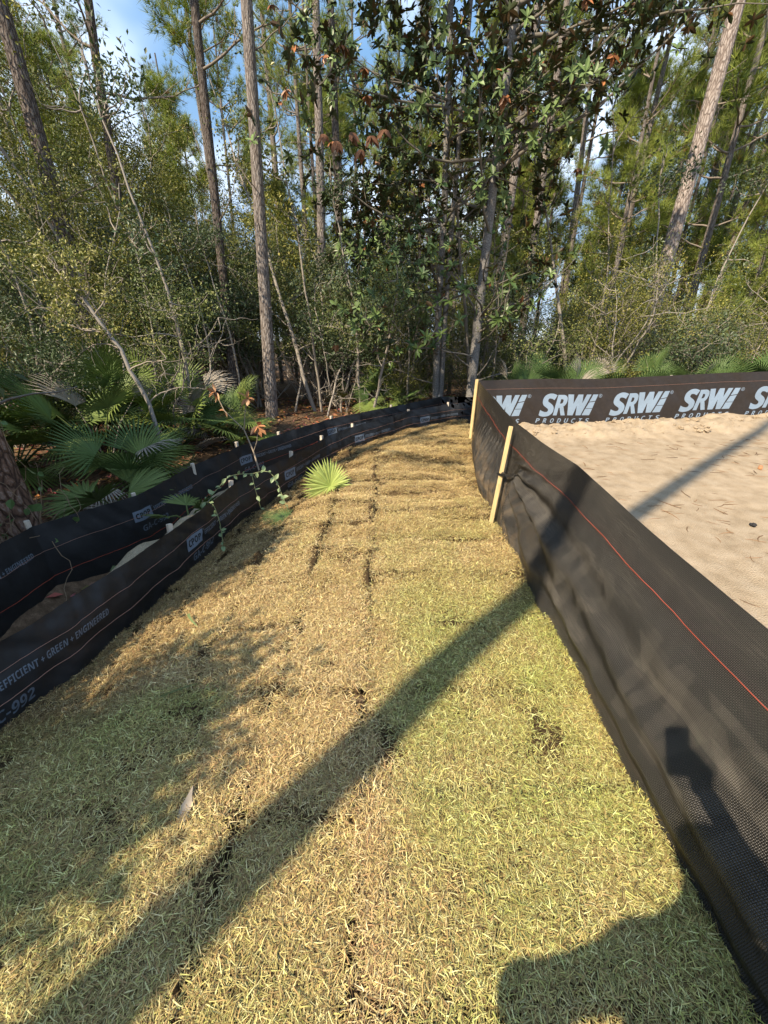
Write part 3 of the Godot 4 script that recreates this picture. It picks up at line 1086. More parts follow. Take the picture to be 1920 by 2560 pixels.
func sod() -> void:
	rng.seed = 2024
	greens.frequency = 0.25
	var root := Node3D.new()
	root.name = "lawn"
	add_child(root)
	tag(root, "newly laid straw coloured sod between the fences", "", "", "structure")
	var lanes := [[-3.2, -1.45], [-1.45, -0.98], [-0.98, -0.52], [-0.52, -0.09], [-0.09, 1.02], [1.02, 1.9]]
	for k in lanes.size():
		var z := 1.6 - rf(0.0, 0.3)
		while z > -8.0:
			var dz := rf(0.4, 0.62)
			slabs.append([lanes[k][0], lanes[k][1], z, z - dz, rf(-0.01, 0.02), rf(-1.0, 1.0), rf(-0.07, 0.1) * (0.22 + 0.78 * smoothstep(-0.5, -2.4, z)) * (1.0 if k < 4 else 0.5), 0.003 + (0.02 if rng.randf() < 0.3 else 0.008) * rng.randf() * (0.3 + 0.7 * smoothstep(-0.6, -1.6, z)) + (0.005 if k == 3 and z < 0.0 else 0.0)])
			z -= dz
	for s in slabs:
		var cx: float = (s[0] + s[1]) * 0.5
		var cz: float = (s[2] + s[3]) * 0.5
		var any := false
		var rows := []
		var nx := 18
		var nz := 12
		var seed_: float = s[5] * 50.0
		for j in nz + 1:
			var row := PackedVector3Array()
			for i in nx + 1:
				var a := float(i) / nx
				var b := float(j) / nz
				var x := lerpf(s[0], s[1], a)
				var z := lerpf(s[2], s[3], b)
				# ragged outline
				x += 0.04 * N2.get_noise_2d(z * 9.0 + seed_, 3.0) * (1.0 if a < 0.5 else -1.0) + (s[7] if a < 0.5 else -s[7]) * (absf(a - 0.5) * 2.0)
				z += (-s[7] if b < 0.5 else s[7]) * absf(b - 0.5) * 2.0 + 0.035 * N2.get_noise_2d(x * 8.0 + seed_, 9.0) + 0.02 * sin(x * 5.0 + seed_)
				var f := from_front(x, z)
				var lim := right_x(clampf(z, -6.2, 4.0)) + 0.03
				if f.x > 0.0 and x < lim + 0.3 and (z > -6.3 or x < 1.5):
					any = true
				if z > -6.15:
					x = minf(x, lim)
				var e := minf(minf(a, 1.0 - a) * (s[1] - s[0]), minf(b, 1.0 - b) * (s[2] - s[3]))
				var y: float = slab_y(s, x, z) + 0.016 * smoothstep(0.0, 0.06, e) - 0.06 * smoothstep(0.008, 0.0, e)
				y += 0.02 * smoothstep(0.07, 0.02, e) * maxf(0.0, N2.get_noise_2d(x * 5.0 + seed_, z * 5.0))
				y += 0.008 * N1.get_noise_2d(x * 40.0, z * 40.0)
				if f.x < 0.03:
					y = minf(y, f.y + 0.02 - 0.5 * smoothstep(0.03, -0.02, f.x))
				row.append(Vector3(x, y, z))
			rows.append(row)
		if not any:
			continue
		var mb := MB.new()
		mb.sheet(rows, Vector3.UP)
		part("sod_piece", mb.mesh(M.thatch), root)

	# tufts of mown blades
	var tufts := []
	for v in 5:
		var mb := MB.new()
		for k in 24:
			var p := Vector3(rf(-0.045, 0.045), rf(-0.002, 0.007), rf(-0.045, 0.045))
			var yaw := rf(0.0, TAU)
			var el := deg_to_rad(rf(0.0, 22.0) if rng.randf() < 0.85 else rf(22.0, 45.0))
			var d := Vector3(cos(yaw) * cos(el), sin(el), sin(yaw) * cos(el))
			var len_ := rf(0.013, 0.036)
			var col := lin(0.6, 0.475, 0.215)
			var q := rng.randf()
			if q < 0.2:
				col = lin(0.74, 0.63, 0.36)
			elif q < 0.45:
				col = lin(0.36, 0.235, 0.115)
			elif q < 0.52:
				col = lin(0.16, 0.1, 0.05)
			elif q < 0.64:
				col = lin(0.5, 0.44, 0.17)
			col = shade(col, rf(0.5, 1.3))
			var mid := p + d * len_ * 0.55
			var end := mid + (d + Vector3(rf(-0.2, 0.2), -rf(0.05, 0.3), rf(-0.2, 0.2))).normalized() * len_ * 0.5
			end.y = maxf(end.y, 0.001)
			mb.ribbon([p, mid, end], rf(0.0018, 0.0032), 0.0006, Vector3.UP if rng.randf() < 0.6 else Vector3(0.5, 1, 0.2), col)
		tufts.append(mb.mesh(M.blade))
	var xf := [[], [], [], [], []]
	var cl := [PackedColorArray(), PackedColorArray(), PackedColorArray(), PackedColorArray(), PackedColorArray()]
	# zones: x0 x1 z0 z1 per square metre, scale
	var zones := [[-1.7, 1.0, -0.2, -1.2, 4300.0, 0.9], [-2.1, 1.05, -1.2, -2.6, 3900.0, 0.95], [-1.9, 1.15, -2.6, -4.6, 3300.0, 1.0], [-1.4, 1.6, -4.6, -8.0, 2700.0, 1.1], [-2.6, 1.0, 0.6, -0.2, 500.0, 1.2]]
	for zn in zones:
		var count := int(absf((zn[1] - zn[0]) * (zn[2] - zn[3])) * zn[4])
		for i in count:
			var x: float = rf(zn[0], zn[1])
			var z: float = rf(zn[3], zn[2])
			if z > -6.2 and x > right_x(z) + 0.005:
				continue
			var k := slab_at(x, z)
			if k < 0:
				continue
			var s = slabs[k]
			# fewer blades over the joints and in worn spots
			var wob := 0.04 * N2.get_noise_2d(z * 9.0 + s[5] * 50.0, 3.0)
			var e := minf(minf(x - s[0] - wob, s[1] - x + wob), minf(s[2] - z, z - s[3]))
			if e < s[7] + 0.017 + 0.014 * smoothstep(-1.4, -3.5, z) and rng.randf() < 0.93:
				continue
			var bare := greens.get_noise_2d(x * 6.0 + 40.0, z * 6.0)
			if bare > 0.42 and rng.randf() < 0.8:
				continue
			var f := from_front(x, z)
			if f.x < 0.0:
				continue
			var y: float = slab_y(s, x, z) + 0.012 + rf(0.0, 0.008)
			var g := greenness(x, z, s[5])
			var kind := rng.randi() % 5
			var sc: float = zn[5] * rf(0.75, 1.3)
			var b := Basis(Vector3.UP, rf(0.0, TAU)) * Basis(Vector3.RIGHT, rf(-0.25, 0.25))
			if f.x < 0.95:
				b = Basis(Vector3.BACK, 0.28 * smoothstep(0.95, 0.5, f.x)) * b
			xf[kind].append(Transform3D(b.scaled(Vector3(sc, sc * rf(0.7, 1.25), sc)), Vector3(x, y, z)))
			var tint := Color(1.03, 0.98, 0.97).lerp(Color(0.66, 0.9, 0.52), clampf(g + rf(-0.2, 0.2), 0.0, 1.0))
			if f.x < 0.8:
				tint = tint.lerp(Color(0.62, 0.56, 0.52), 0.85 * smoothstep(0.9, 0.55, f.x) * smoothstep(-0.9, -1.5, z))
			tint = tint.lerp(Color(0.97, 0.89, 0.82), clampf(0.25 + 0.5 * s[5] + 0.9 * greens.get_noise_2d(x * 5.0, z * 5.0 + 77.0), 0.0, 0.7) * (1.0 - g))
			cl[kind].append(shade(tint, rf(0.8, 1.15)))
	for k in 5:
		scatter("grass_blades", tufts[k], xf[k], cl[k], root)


# ------------------------------------------------------------------ plants
func wander(p: Vector3, d: Vector3, len_: float, n: int, wob: float, lift: float) -> Array:
	var pts := [p]
	for i in n:
		d = (d + rdir() * wob + Vector3.UP * lift).normalized()
		p = p + d * (len_ / n)
		pts.append(p)
	return pts


func taper(n: int, a: float, b: float) -> Array:
	var out := []
	for i in n:
		out.append(lerpf(a, b, float(i) / maxf(n - 1, 1)))
	return out


# a tall pine: trunk, dead stubs, limbs with tufts of needles; everything round the foot at the origin
func make_pine(called: String, label: String, group: String, sd: int, tall: float, r: float, lean: Vector3, bare: float, limbs: int, spread: float, barkm: Material, sides := 12, tuft_scale := 1.0, yellow := 0.5, limb_tufts := 16, crook := 0.05, bow := Vector3.ZERO) -> Node3D:
	rng.seed = sd
	var near := sides > 9
	var t := thing(called, label, "tree", Vector3.ZERO, group)
	var pts := []
	var rad := []
	var n := 26
	var off := Vector3.ZERO
	for i in n:
		var a := float(i) / (n - 1)
		off += Vector3(rf(-1, 1), 0, rf(-1, 1)) * crook * 0.35
		pts.append(Vector3(0, -0.3 + a * (tall + 0.3), 0) + lean * a * tall + off * a + bow * pow(maxf(0.0, a * tall - 6.0) / 6.8, 1.4))
		rad.append(r * (1.0 - 0.72 * a) * (1.0 + 0.25 * exp(-a * tall / 0.5)))
	var mb := MB.new()
	var urep := maxf(1.0, roundf(r * TAU / 0.9))
	mb.tube(pts, rad, sides, Color.WHITE, urep, 1.0 / 2.6, N2, 0.1)
	part("trunk", mb.mesh(barkm), t)
	var wood := MB.new()
	var fol := MB.new()
	for i in 9:                                     # dead stubs and bare twigs
		var a := rf(0.12, bare)
		var p: Vector3 = pts[int(a * (n - 1))]
		var d := (rdir() * Vector3(1, 0.2, 1) + Vector3(0, 0.25, 0)).normalized()
		var w := wander(p, d, rf(0.2, 1.2), 5, 0.25, 0.02)
		wood.tube(w, taper(6, 0.014, 0.004), 4, lin(0.6, 0.58, 0.56))
		if near:
			part("dead_branch", wood.mesh(M.stem), t)
			wood = MB.new()
	for i in limbs:
		var a := bare + (1.0 - bare) * pow(rng.randf(), 0.85) * 0.98
		var p: Vector3 = pts[mini(int(a * (n - 1)), n - 1)]
		var yaw := rf(0.0, TAU)
		var up := lerpf(0.05, 0.75, (a - bare) / (1.0 - bare))
		var d := Vector3(cos(yaw), up, sin(yaw)).normalized()
		var reach := spread * lerpf(1.0, 0.35, (a - bare) / (1.0 - bare)) * rf(0.6, 1.15)
		var w := wander(p, d, reach, 8, 0.22, 0.07)
		if near:
			if wood.v.size() > 0:
				part("limb", wood.mesh(M.stem), t)
			wood = MB.new()
		wood.tube(w, taper(9, 0.035 * r / 0.15, 0.006), 5, lin(0.75, 0.7, 0.66))
		var ends := []
		for k in range(3, 9):
			for q in 2:
				var e := wander(w[k], ((w[k] - w[k - 1]).normalized() + rdir() * 0.9 + Vector3(0, 0.25, 0)).normalized(), rf(0.25, 0.6) * spread / 2.2, 3, 0.25, 0.1)
				wood.tube(e, taper(4, 0.008, 0.003), 3, lin(0.7, 0.62, 0.55))
				ends.append(e)
		for k in limb_tufts:
			var e: Array = ends[rng.randi() % ends.size()]
			var q: Vector3 = e[rng.randi_range(1, 3)] + rdir() * 0.1
			var ax: Vector3 = ((e[3] - e[0]).normalized() + rdir() * 0.7 + Vector3(0, 0.3, 0)).normalized()
			tuft(fol, q, ax, 0.2 * tuft_scale, yellow)
	if near:
		part("limb", wood.mesh(M.stem), t)
	else:
		part("limbs", wood.mesh(M.stem), t, "stuff")
	part("needles", fol.mesh(M.needle), t, "stuff")
	return t


func tuft(mb: MB, q: Vector3, ax: Vector3, len_: float, yellow: float) -> void:
	var col := lin(0.1, 0.15, 0.035).lerp(lin(0.29, 0.33, 0.07), clampf(yellow + rf(-0.35, 0.35), 0.0, 1.0))
	if rng.randf() < 0.04:
		col = lin(0.2, 0.11, 0.045)
	for k in 18:
		var d := (ax + rdir() * 0.85).normalized()
		var s := d.cross(rdir()).normalized() * rf(0.003, 0.0062)
		mb.tri(q - s, q + d * len_ * rf(0.7, 1.2), q + s, shade(col, rf(0.75, 1.25)))


# a crooked many stemmed evergreen shrub with small leaves
func make_shrub(called: String, label: String, group: String, sd: int, tall: float, wide: float, stems: int, clumps: int, per: int, leaf_len: float, tone: Array, from: float, pale := 1.0, tight := 0.24, wob := 0.3) -> Node3D:
	rng.seed = sd
	var t := thing(called, label, "shrub", Vector3.ZERO, group)
	var fol := MB.new()
	var tips := []
	for i in stems:
		var wood := MB.new()
		var yaw := rf(0.0, TAU)
		var w := wander(Vector3(rf(-0.15, 0.15), -0.2, rf(-0.15, 0.15)), Vector3(cos(yaw) * wob * 1.5, 1.0, sin(yaw) * wob * 1.5).normalized(), tall * rf(0.7, 1.0), 14, wob, 0.1)
		var r0 := rf(0.016, 0.034) * sqrt(tall / 3.0)
		wood.tube(w, taper(15, r0, 0.006), 6, shade(lin(1.0, 0.98, 0.94), rf(0.7, 1.1) * pale), 1.0, 1.0, N2, 0.2)
		for k in 11:
			var j := rng.randi_range(int(14 * from * 0.6), 14)
			var d := (rdir() * Vector3(1, 0.5, 1) + Vector3(0, 0.3, 0)).normalized()
			var b := wander(w[j], d, wide * rf(0.3, 0.75), 7, 0.38, 0.05)
			wood.tube(b, taper(8, 0.009 * sqrt(tall / 3.0), 0.003), 4, shade(lin(0.95, 0.93, 0.9), rf(0.7, 1.1) * pale))
			for m in [3, 5, 7]:
				tips.append(b[m])
			for m in 3:
				var c := wander(b[rng.randi_range(2, 6)], (rdir() + Vector3(0, 0.2, 0)).normalized(), wide * rf(0.15, 0.4), 4, 0.4, 0.05)
				wood.tube(c, taper(5, 0.005, 0.002), 3, shade(lin(0.9, 0.87, 0.83), rf(0.7, 1.1) * pale))
				tips.append(c[2])
				tips.append(c[4])
		part("stem", wood.mesh(M.stem), t)
	var high := []
	for p in tips:
		if p.y > tall * from:
			high.append(p)
	if high.is_empty():
		high = tips
	for i in clumps:
		var p: Vector3 = high[rng.randi() % high.size()] + rdir() * 0.12
		var base: Color = tone[rng.randi() % tone.size()]
		base = shade(base, rf(0.7, 1.3))
		for k in per:
			var o := rdir() * tight * pow(rng.randf(), 0.6)
			o.y *= 0.7
			var d := (rdir() + Vector3(0, 0.25, 0) + o.normalized() * 0.4).normalized()
			var l := leaf_len * rf(0.7, 1.3)
			fol.leaf(p + o, d, rdir() + Vector3(0, 0.9, 0), l, l * rf(0.4, 0.55), shade(base, rf(0.7, 1.3)))
	part("foliage", fol.mesh(M.small_leaf), t, "stuff")
	return t


# a fan leaf: leaflets that spread from the end of a stalk along +z, tips drooping
func fan(sd: int, rad: float, n: int, sweep: float, col: Color, droop: float, split: float) -> MB:
	rng.seed = sd
	var mb := MB.new()
	for i in n:
		var a := lerpf(-sweep, sweep, (i + 0.5) / n)
		var d := Vector3(sin(a), 0.0, cos(a))
		var len_ := rad * (0.72 + 0.28 * cos(a * 0.6)) * rf(0.92, 1.06)
		var w := rad * sweep * 2.0 / n * 0.5
		var c := shade(col, rf(0.8, 1.2))
		var pts := []
		for k in 5:
			var s := k / 4.0
			pts.append(d * len_ * s + Vector3(0, 0.1 * rad * sin(s * 2.0) - droop * len_ * s * s * rf(0.85, 1.2), 0))
		var side := d.cross(Vector3.UP).normalized()
		var wd := [0.07, 0.27, 0.3 + 0.2 * split, 0.3, 0.0]
		for k in 4:
			for sg in [-1.0, 1.0]:
				var e0: Vector3 = pts[k] + side * sg * w * wd[k] + Vector3(0, -w * 0.35 * wd[k], 0)
				var e1: Vector3 = pts[k + 1] + side * sg * w * wd[k + 1] + Vector3(0, -w * 0.35 * wd[k + 1], 0)
				mb.tri(pts[k], e0, pts[k + 1], c)
				if wd[k + 1] > 0.0:
					mb.tri(pts[k + 1], e0, e1, c)
	return mb


var fan_meshes := []
var stalk_mesh: ArrayMesh


# a fan whose leaflets are pieces of their own
func fan_of_leaflets(parent: Node3D, xf: Transform3D, n: int, sweep: float, col: Color, droop: float) -> void:
	var hub := MB.new()
	hub.tube([Vector3(0, -0.004, -0.02), Vector3(0, 0.0, 0.012)], [0.008, 0.011], 6, shade(col, 0.8), 1.0, 1.0, null, 0.0, true)
	var f := part("frond", hub.mesh(M.palm), parent)
	f.transform = xf
	var kinds := []
	for v in 3:
		var mb := MB.new()
		var c := shade(col, [0.85, 1.0, 1.15][v])
		var wd := [0.006, 0.022, 0.026, 0.017, 0.0]
		for k in 4:
			var s0 := k / 4.0
			var s1 := (k + 1) / 4.0
			var p0 := Vector3(0, 0.05 * sin(s0 * 2.0) - droop * s0 * s0, s0) * Vector3(0.55, 0.55, 0.55)
			var p1 := Vector3(0, 0.05 * sin(s1 * 2.0) - droop * s1 * s1, s1) * Vector3(0.55, 0.55, 0.55)
			for sg in [-1.0, 1.0]:
				var e0: Vector3 = p0 + Vector3(sg * wd[k], -0.35 * wd[k], 0)
				var e1: Vector3 = p1 + Vector3(sg * wd[k + 1], -0.35 * wd[k + 1], 0)
				mb.tri(p0, e0, p1, c)
				if wd[k + 1] > 0.0:
					mb.tri(p1, e0, e1, c)
		kinds.append(mb.mesh(M.palm))
	for i in n:
		var a := lerpf(-sweep, sweep, (i + 0.5) / n) + rf(-0.02, 0.02)
		var o := part("leaflet", kinds[rng.randi() % 3], f)
		o.transform = Transform3D(Basis(Vector3.UP, a) * Basis(Vector3.RIGHT, rf(-0.06, 0.06)) * Basis.from_scale(Vector3(1, 1, (0.74 + 0.26 * cos(a * 0.6)) * rf(0.92, 1.05))), Vector3.ZERO)


func make_palmetto(called: String, label: String, group: String, sd: int, at: Vector3, count: int, reach: float, size: float, dead := 0.08, lift := 0.6, pick := 3) -> Node3D:
	rng.seed = sd
	var t := thing(called, label, "palmetto", at, group)
	for i in count:
		var yaw := TAU * i / count + rf(-0.35, 0.35)
		var el := rf(lift - 0.35, lift + 0.6)
		var d := Vector3(cos(yaw) * cos(el), sin(el), sin(yaw) * cos(el))
		var len_ := reach * rf(0.65, 1.1)
		var mid := d * len_ * 0.6 + Vector3(0, 0.05, 0)
		var end := mid + (d + Vector3(0, -0.35, 0)).normalized() * len_ * 0.4
		var is_dead := rng.randf() < dead
		var mb := MB.new()
		mb.tube([Vector3(0, -0.05, 0), mid * 0.5, mid, end], [0.014, 0.011, 0.009, 0.006], 5, lin(0.1, 0.13, 0.045) if not is_dead else lin(0.2, 0.18, 0.15))
		part("stalk", mb.mesh(M.palm), t)
		var zd := (end - mid).normalized()
		var up := (Vector3.UP + rdir() * 0.45).normalized()
		var xd := up.cross(zd).normalized()
		var b := Basis(xd, zd.cross(xd), zd)
		b = b * Basis(Vector3.RIGHT, rf(-0.5, 0.35))
		var tf := Transform3D(b.scaled(Vector3.ONE * size * rf(0.8, 1.15)), end)
		if count < 6:
			fan_of_leaflets(t, tf, 22, 1.45, lin(0.11, 0.15, 0.045), 0.14)
		else:
			part("frond", fan_meshes[rng.randi_range(mini(1, 3 - pick), pick) if not is_dead else 4], t).transform = tf
	return t


func make_magnolia(called: String, label: String, sd: int, at: Vector3, trunks: Array, boughs: Array, singles: int, fill: int) -> void:
	rng.seed = sd
	var t := thing(called, label, "tree", at)
	for q in trunks:
		var mb := MB.new()
		mb.tube(q[0], q[1], 14, Color.WHITE, 2.0, 1.2, N2, 0.12)
		part("trunk", mb.mesh(M.grey_bark), t)
	var fol := MB.new()
	var ends := []
	for b in boughs:
		# [start, direction, length, twigs]
		var d: Vector3 = b[1].normalized()
		var w := wander(b[0], d, b[2], 9, 0.2, 0.05)
		var wood := MB.new()
		wood.tube(w, taper(10, 0.009 + 0.0075 * b[2], 0.005), 6, lin(0.55, 0.55, 0.53), 1.0, 1.0, N2, 0.15)
		for k in int(b[3]):
			var j := rng.randi_range(3, 9)
			var e := wander(w[j], ((w[j] - w[j - 1]).normalized() + rdir() * 0.9).normalized(), rf(0.25, 0.75), 4, 0.3, 0.06)
			wood.tube(e, taper(5, 0.008, 0.004), 4, lin(0.5, 0.5, 0.46))
			ends.append([e[4], (e[4] - e[3]).normalized(), b[4]])
		ends.append([w[9], (w[9] - w[8]).normalized(), b[4]])
		part("bough", wood.mesh(M.stem), t)
	var low := []
	var rest := []
	for e in ends:
		if e[2] > 0:
			low.append(e)
		else:
			rest.append(e)
	# the leaves that show largest, one by one
	var mb1 := MB.new()
	mb1.broad(Vector3.ZERO, Vector3(0, 0, 1), Vector3.UP, 1.0, 0.4, lin(0.075, 0.115, 0.035), lin(0.13, 0.085, 0.04), 0.1)
	var mb2 := MB.new()
	mb2.broad(Vector3.ZERO, Vector3(0, 0, 1), Vector3.UP, 1.0, 0.36, lin(0.05, 0.085, 0.026), lin(0.1, 0.06, 0.03), 0.2)
	var mb3 := MB.new()
	mb3.broad(Vector3.ZERO, Vector3(0, 0, 1), Vector3.UP, 1.0, 0.38, lin(0.17, 0.085, 0.05), lin(0.13, 0.075, 0.05), 0.25)
	var lm := [mb1.mesh(M.magnolia), mb2.mesh(M.magnolia), mb3.mesh(M.dead)]
	var made := 0
	if sd == 302:                                   # a row of dead rosettes on the left of the crown
		for q in [Vector3(-0.9, 4.38, -7.6), Vector3(-0.72, 4.3, -7.6), Vector3(-0.5, 4.4, -7.6), Vector3(-0.2, 4.36, -7.6), Vector3(0.0, 4.43, -7.6), Vector3(-0.35, 4.2, -7.6)]:
			var tw := MB.new()
			tw.tube([q - at + Vector3(0.1, 0.05, -0.35), q - at], [0.008, 0.004], 4, lin(0.5, 0.48, 0.44))
			part("twig", tw.mesh(M.stem), t)
			for k in rng.randi_range(5, 8):
				var o := part("leaf", lm[2], t)
				var d := (rdir() * Vector3(1, 0.5, 1) + Vector3(0, -0.9, 0)).normalized()
				var x := (Vector3(0, 0.3, 1) + rdir() * 0.5).cross(d).normalized()
				o.transform = Transform3D(Basis(x, d.cross(x), d).scaled(Vector3.ONE * rf(0.12, 0.2)), q - at)
	for e in low:
		var cnt := rng.randi_range(4, 7)
		for k in cnt:
			if made >= singles:
				break
			made += 1
			var yaw := TAU * k / cnt + rf(-0.3, 0.3)
			var bs := basis_of(e[1])
			var d: Vector3 = (bs * Vector3(cos(yaw), rf(0.15, 0.7), sin(yaw))).normalized()
			var up: Vector3 = (e[1] + Vector3.UP + rdir() * 0.3).normalized()
			var o := part("leaf", lm[0 if rng.randf() < 0.6 else 1] if rng.randf() > 0.03 else lm[2], t)
			var x := up.cross(d).normalized()
			o.transform = Transform3D(Basis(x, d.cross(x), d).scaled(Vector3.ONE * rf(0.12, 0.19)), e[0])
	for i in fill:
		var e: Array = rest[rng.randi() % rest.size()]
		var o: Vector3 = e[0] + rdir() * 0.75 * rng.randf()
		var ax: Vector3 = (e[1] + rdir() * 0.8 + Vector3(0, 0.2, 0)).normalized()
		var bs := basis_of(ax)
		var cnt := rng.randi_range(6, 9)
		var old := rng.randf() < 0.035
		var tone := rf(0.7, 1.35)
		for k in cnt:
			var yaw := TAU * k / cnt + rf(-0.3, 0.3)
			var d: Vector3 = (bs * Vector3(cos(yaw), rf(-0.1, 0.75), sin(yaw))).normalized()
			if old:
				d = (d + Vector3(0, -1.0, 0)).normalized()
			var l := rf(0.08, 0.16)
			var top := shade(lin(0.1, 0.145, 0.05), tone * rf(0.7, 1.4))
			var un := shade(lin(0.085, 0.055, 0.028) if rng.randf() < 0.3 else lin(0.05, 0.062, 0.027), rf(0.6, 1.3))
			if old or rng.randf() < 0.008:
				top = shade(lin(0.3, 0.13, 0.055), rf(0.6, 1.2))
				un = shade(lin(0.2, 0.1, 0.05), rf(0.6, 1.2))
			fol.plain(o, d, (ax + Vector3.UP * 0.6).normalized(), l, l * rf(0.36, 0.44), top, un)
	part("foliage", fol.mesh(M.magnolia), t, "stuff")


const ORD := ["first", "second", "third", "fourth", "fifth", "sixth", "seventh", "eighth", "ninth", "tenth", "eleventh", "twelfth", "thirteenth", "fourteenth", "fifteenth", "sixteenth", "seventeenth", "eighteenth", "nineteenth", "twentieth", "twenty first", "twenty second"]


# tells the members of a row apart by their place from left to right
func by_place(list: Array, words: String) -> void:
	var l := list.duplicate()
	l.sort_custom(func(a, b): return a.position.x / -a.position.z < b.position.x / -b.position.z)
	for i in l.size():
		l[i].set_meta("label", words % ORD[i])


func woods() -> void:
	# fan leaves shared by all palmettos: three greens, one yellower, one dead
	fan_meshes.append(fan(1, 0.55, 28, 1.75, lin(0.135, 0.185, 0.055), 0.16, 0.5).mesh(M.palm))
	fan_meshes.append(fan(2, 0.55, 26, 1.6, lin(0.085, 0.135, 0.045), 0.08, 0.3).mesh(M.palm))
	fan_meshes.append(fan(3, 0.55, 30, 1.9, lin(0.14, 0.185, 0.048), 0.24, 0.6).mesh(M.palm))
	fan_meshes.append(fan(4, 0.55, 26, 1.5, lin(0.12, 0.15, 0.035), 0.2, 0.6).mesh(M.palm))
	fan_meshes.append(fan(5, 0.5, 22, 1.2, lin(0.27, 0.24, 0.2), 0.35, 0.6).mesh(M.dead))

	fan_meshes.append(fan(6, 0.55, 24, 1.5, lin(0.3, 0.36, 0.1), 0.12, 0.9).mesh(M.palm))

	# --- pines one can tell apart
	var p := make_pine("pine_tree", "straight grey pine with scaly bark rising just behind the low fences, left of centre", "", 101, 15.0, 0.128, Vector3(0.056, 0, 0), 0.68, 22, 2.2, M.pine_bark, 22, 1.0, 0.5, 16, 0.02)
	p.position = Vector3(-2.5, ground(-2.5, -8.7), -8.7)
	p = make_pine("pine_tree", "dark pine trunk standing left of the straight grey pine, bare twigs high up", "", 102, 14.0, 0.105, Vector3(0.05, 0, 0), 0.42, 20, 2.0, M.red_bark, 16, 1.0, 0.3, 12, 0.04)
	p.position = Vector3(-3.56, ground(-3.56, -9.5), -9.5)
	p = make_pine("pine_tree", "slender leaning pine forked near the top of the picture, above the palmettos on the left", "", 103, 13.0, 0.1, Vector3(0.1, 0, 0), 0.45, 16, 1.8, M.red_bark, 14, 1.0, 0.3, 10, 0.06)
	p.position = Vector3(-5.4, ground(-5.4, -9.0), -9.0)
	p = make_pine("pine_tree", "thick dark pine trunk in the upper left corner", "", 104, 14.0, 0.155, Vector3(0.0, 0, 0), 0.6, 16, 2.2, M.red_bark, 16, 1.0, 0.3, 14, 0.06)
	p.position = Vector3(-5.42, ground(-5.4, -8.0), -7.9)
	p = make_pine("pine_tree", "dark pine trunk behind the magnolia leaves, right of the straight grey pine", "", 105, 15.0, 0.12, Vector3(0.0, 0, 0), 0.7, 16, 2.2, M.red_bark, 14, 1.0, 0.4, 12, 0.03)
	p.position = Vector3(-1.13, ground(-1.13, -12.0), -12.0)
	p = make_pine("pine_tree", "big pale sunlit pine leaning right, behind the lettered fence", "", 106, 17.0, 0.19, Vector3(0.03, 0, 0), 0.62, 22, 2.8, M.pale_bark, 20, 1.1, 0.55, 22, 0.05)
	p.position = Vector3(6.85, 0.0, -11.2)
	p = make_pine("pine_tree", "sunlit pine trunk right of the magnolias, half way to the big pale pine", "", 107, 17.0, 0.14, Vector3(0.0, 0, 0), 0.55, 22, 2.4, M.pine_bark, 14, 1.0, 0.5, 16, 0.05)
	p.position = Vector3(4.87, 0.0, -15.0)
	p = make_pine("pine_tree", "thin grey pine with forked bare limbs, right of the sunlit pine by the magnolias", "", 108, 17.0, 0.14, Vector3(-0.06, 0, 0), 0.5, 20, 2.4, M.pine_bark, 14, 1.0, 0.5, 16, 0.06)
	p.position = Vector3(7.6, 0.0, -18.0)
	p = make_pine("pine_tree", "thin crooked pine close to the right of the straight grey pine, seen against blue sky", "", 109, 19.0, 0.15, Vector3(0.02, 0, 0), 0.5, 16, 2.0, M.pine_bark, 12, 1.1, 0.45, 12, 0.12)
	p.position = Vector3(-4.6, -0.1, -20.0)
	p = make_pine("pine_tree", "thin pale pine left of the dark magnolia crown, with few side limbs", "", 110, 19.0, 0.12, Vector3(0.0, 0, 0), 0.55, 14, 1.8, M.pine_bark, 12, 1.1, 0.45, 12, 0.1)
	p.position = Vector3(-3.7, -0.1, -22.0)
	p = make_pine("pine_tree", "old pine with rough red bark and vines at the left edge, beside the low fence", "", 111, 13.0, 0.2, Vector3(-0.03, 0, 0), 0.7, 8, 2.0, M.old_bark, 26, 1.0, 0.4, 10, 0.03)
	p.position = Vector3(-3.5, ground(-3.5, -3.3), -3.3)

	# --- pines farther off
	var protos := []
	for k in 4:
		var q := make_pine("far_pine", "tall slender pine with a sunlit trunk among the distant pines", "distant pines", 200 + k, [16.0, 18.0, 14.0, 19.0][k], [0.12, 0.15, 0.1, 0.16][k], Vector3(rf(-0.02, 0.02), 0, 0), [0.55, 0.6, 0.45, 0.62][k], [24, 26, 26, 22][k], [2.2, 2.6, 2.0, 2.8][k], M.pine_bark, 8, 1.35, [0.55, 0.7, 0.6, 0.5][k], 44, 0.07)
		protos.append(q)
	var young := []
	for k in 3:
		var q := make_pine("young_pine", "young bushy yellow green pine between the taller trunks", "young pines", 230 + k, [8.5, 10.0, 7.0][k], [0.08, 0.09, 0.07][k], Vector3.ZERO, [0.25, 0.3, 0.2][k], [30, 34, 28][k], [1.7, 1.9, 1.5][k], M.pine_bark, 7, 1.35, [0.75, 0.65, 0.8][k], 48, 0.05)
		young.append(q)
	rng.seed = 4242
	var spots := []
	var tries := 0
	while spots.size() < 135 and tries < 6000:
		tries += 1
		var z := -rf(13.5, 60.0)
		var x := rf(-1.15, 1.3) * (-z) * 1.0
		# leave the open sky on the upper left
		if x / -z > -0.62 and x / -z < -0.2 and z > -30.0 and rng.randf() < 0.45:
			continue
		var ok := true
		for s in spots:
			if Vector2(s.x - x, s.y - z).length() < 1.5:
				ok = false
				break
		if ok:
			spots.append(Vector2(x, z))
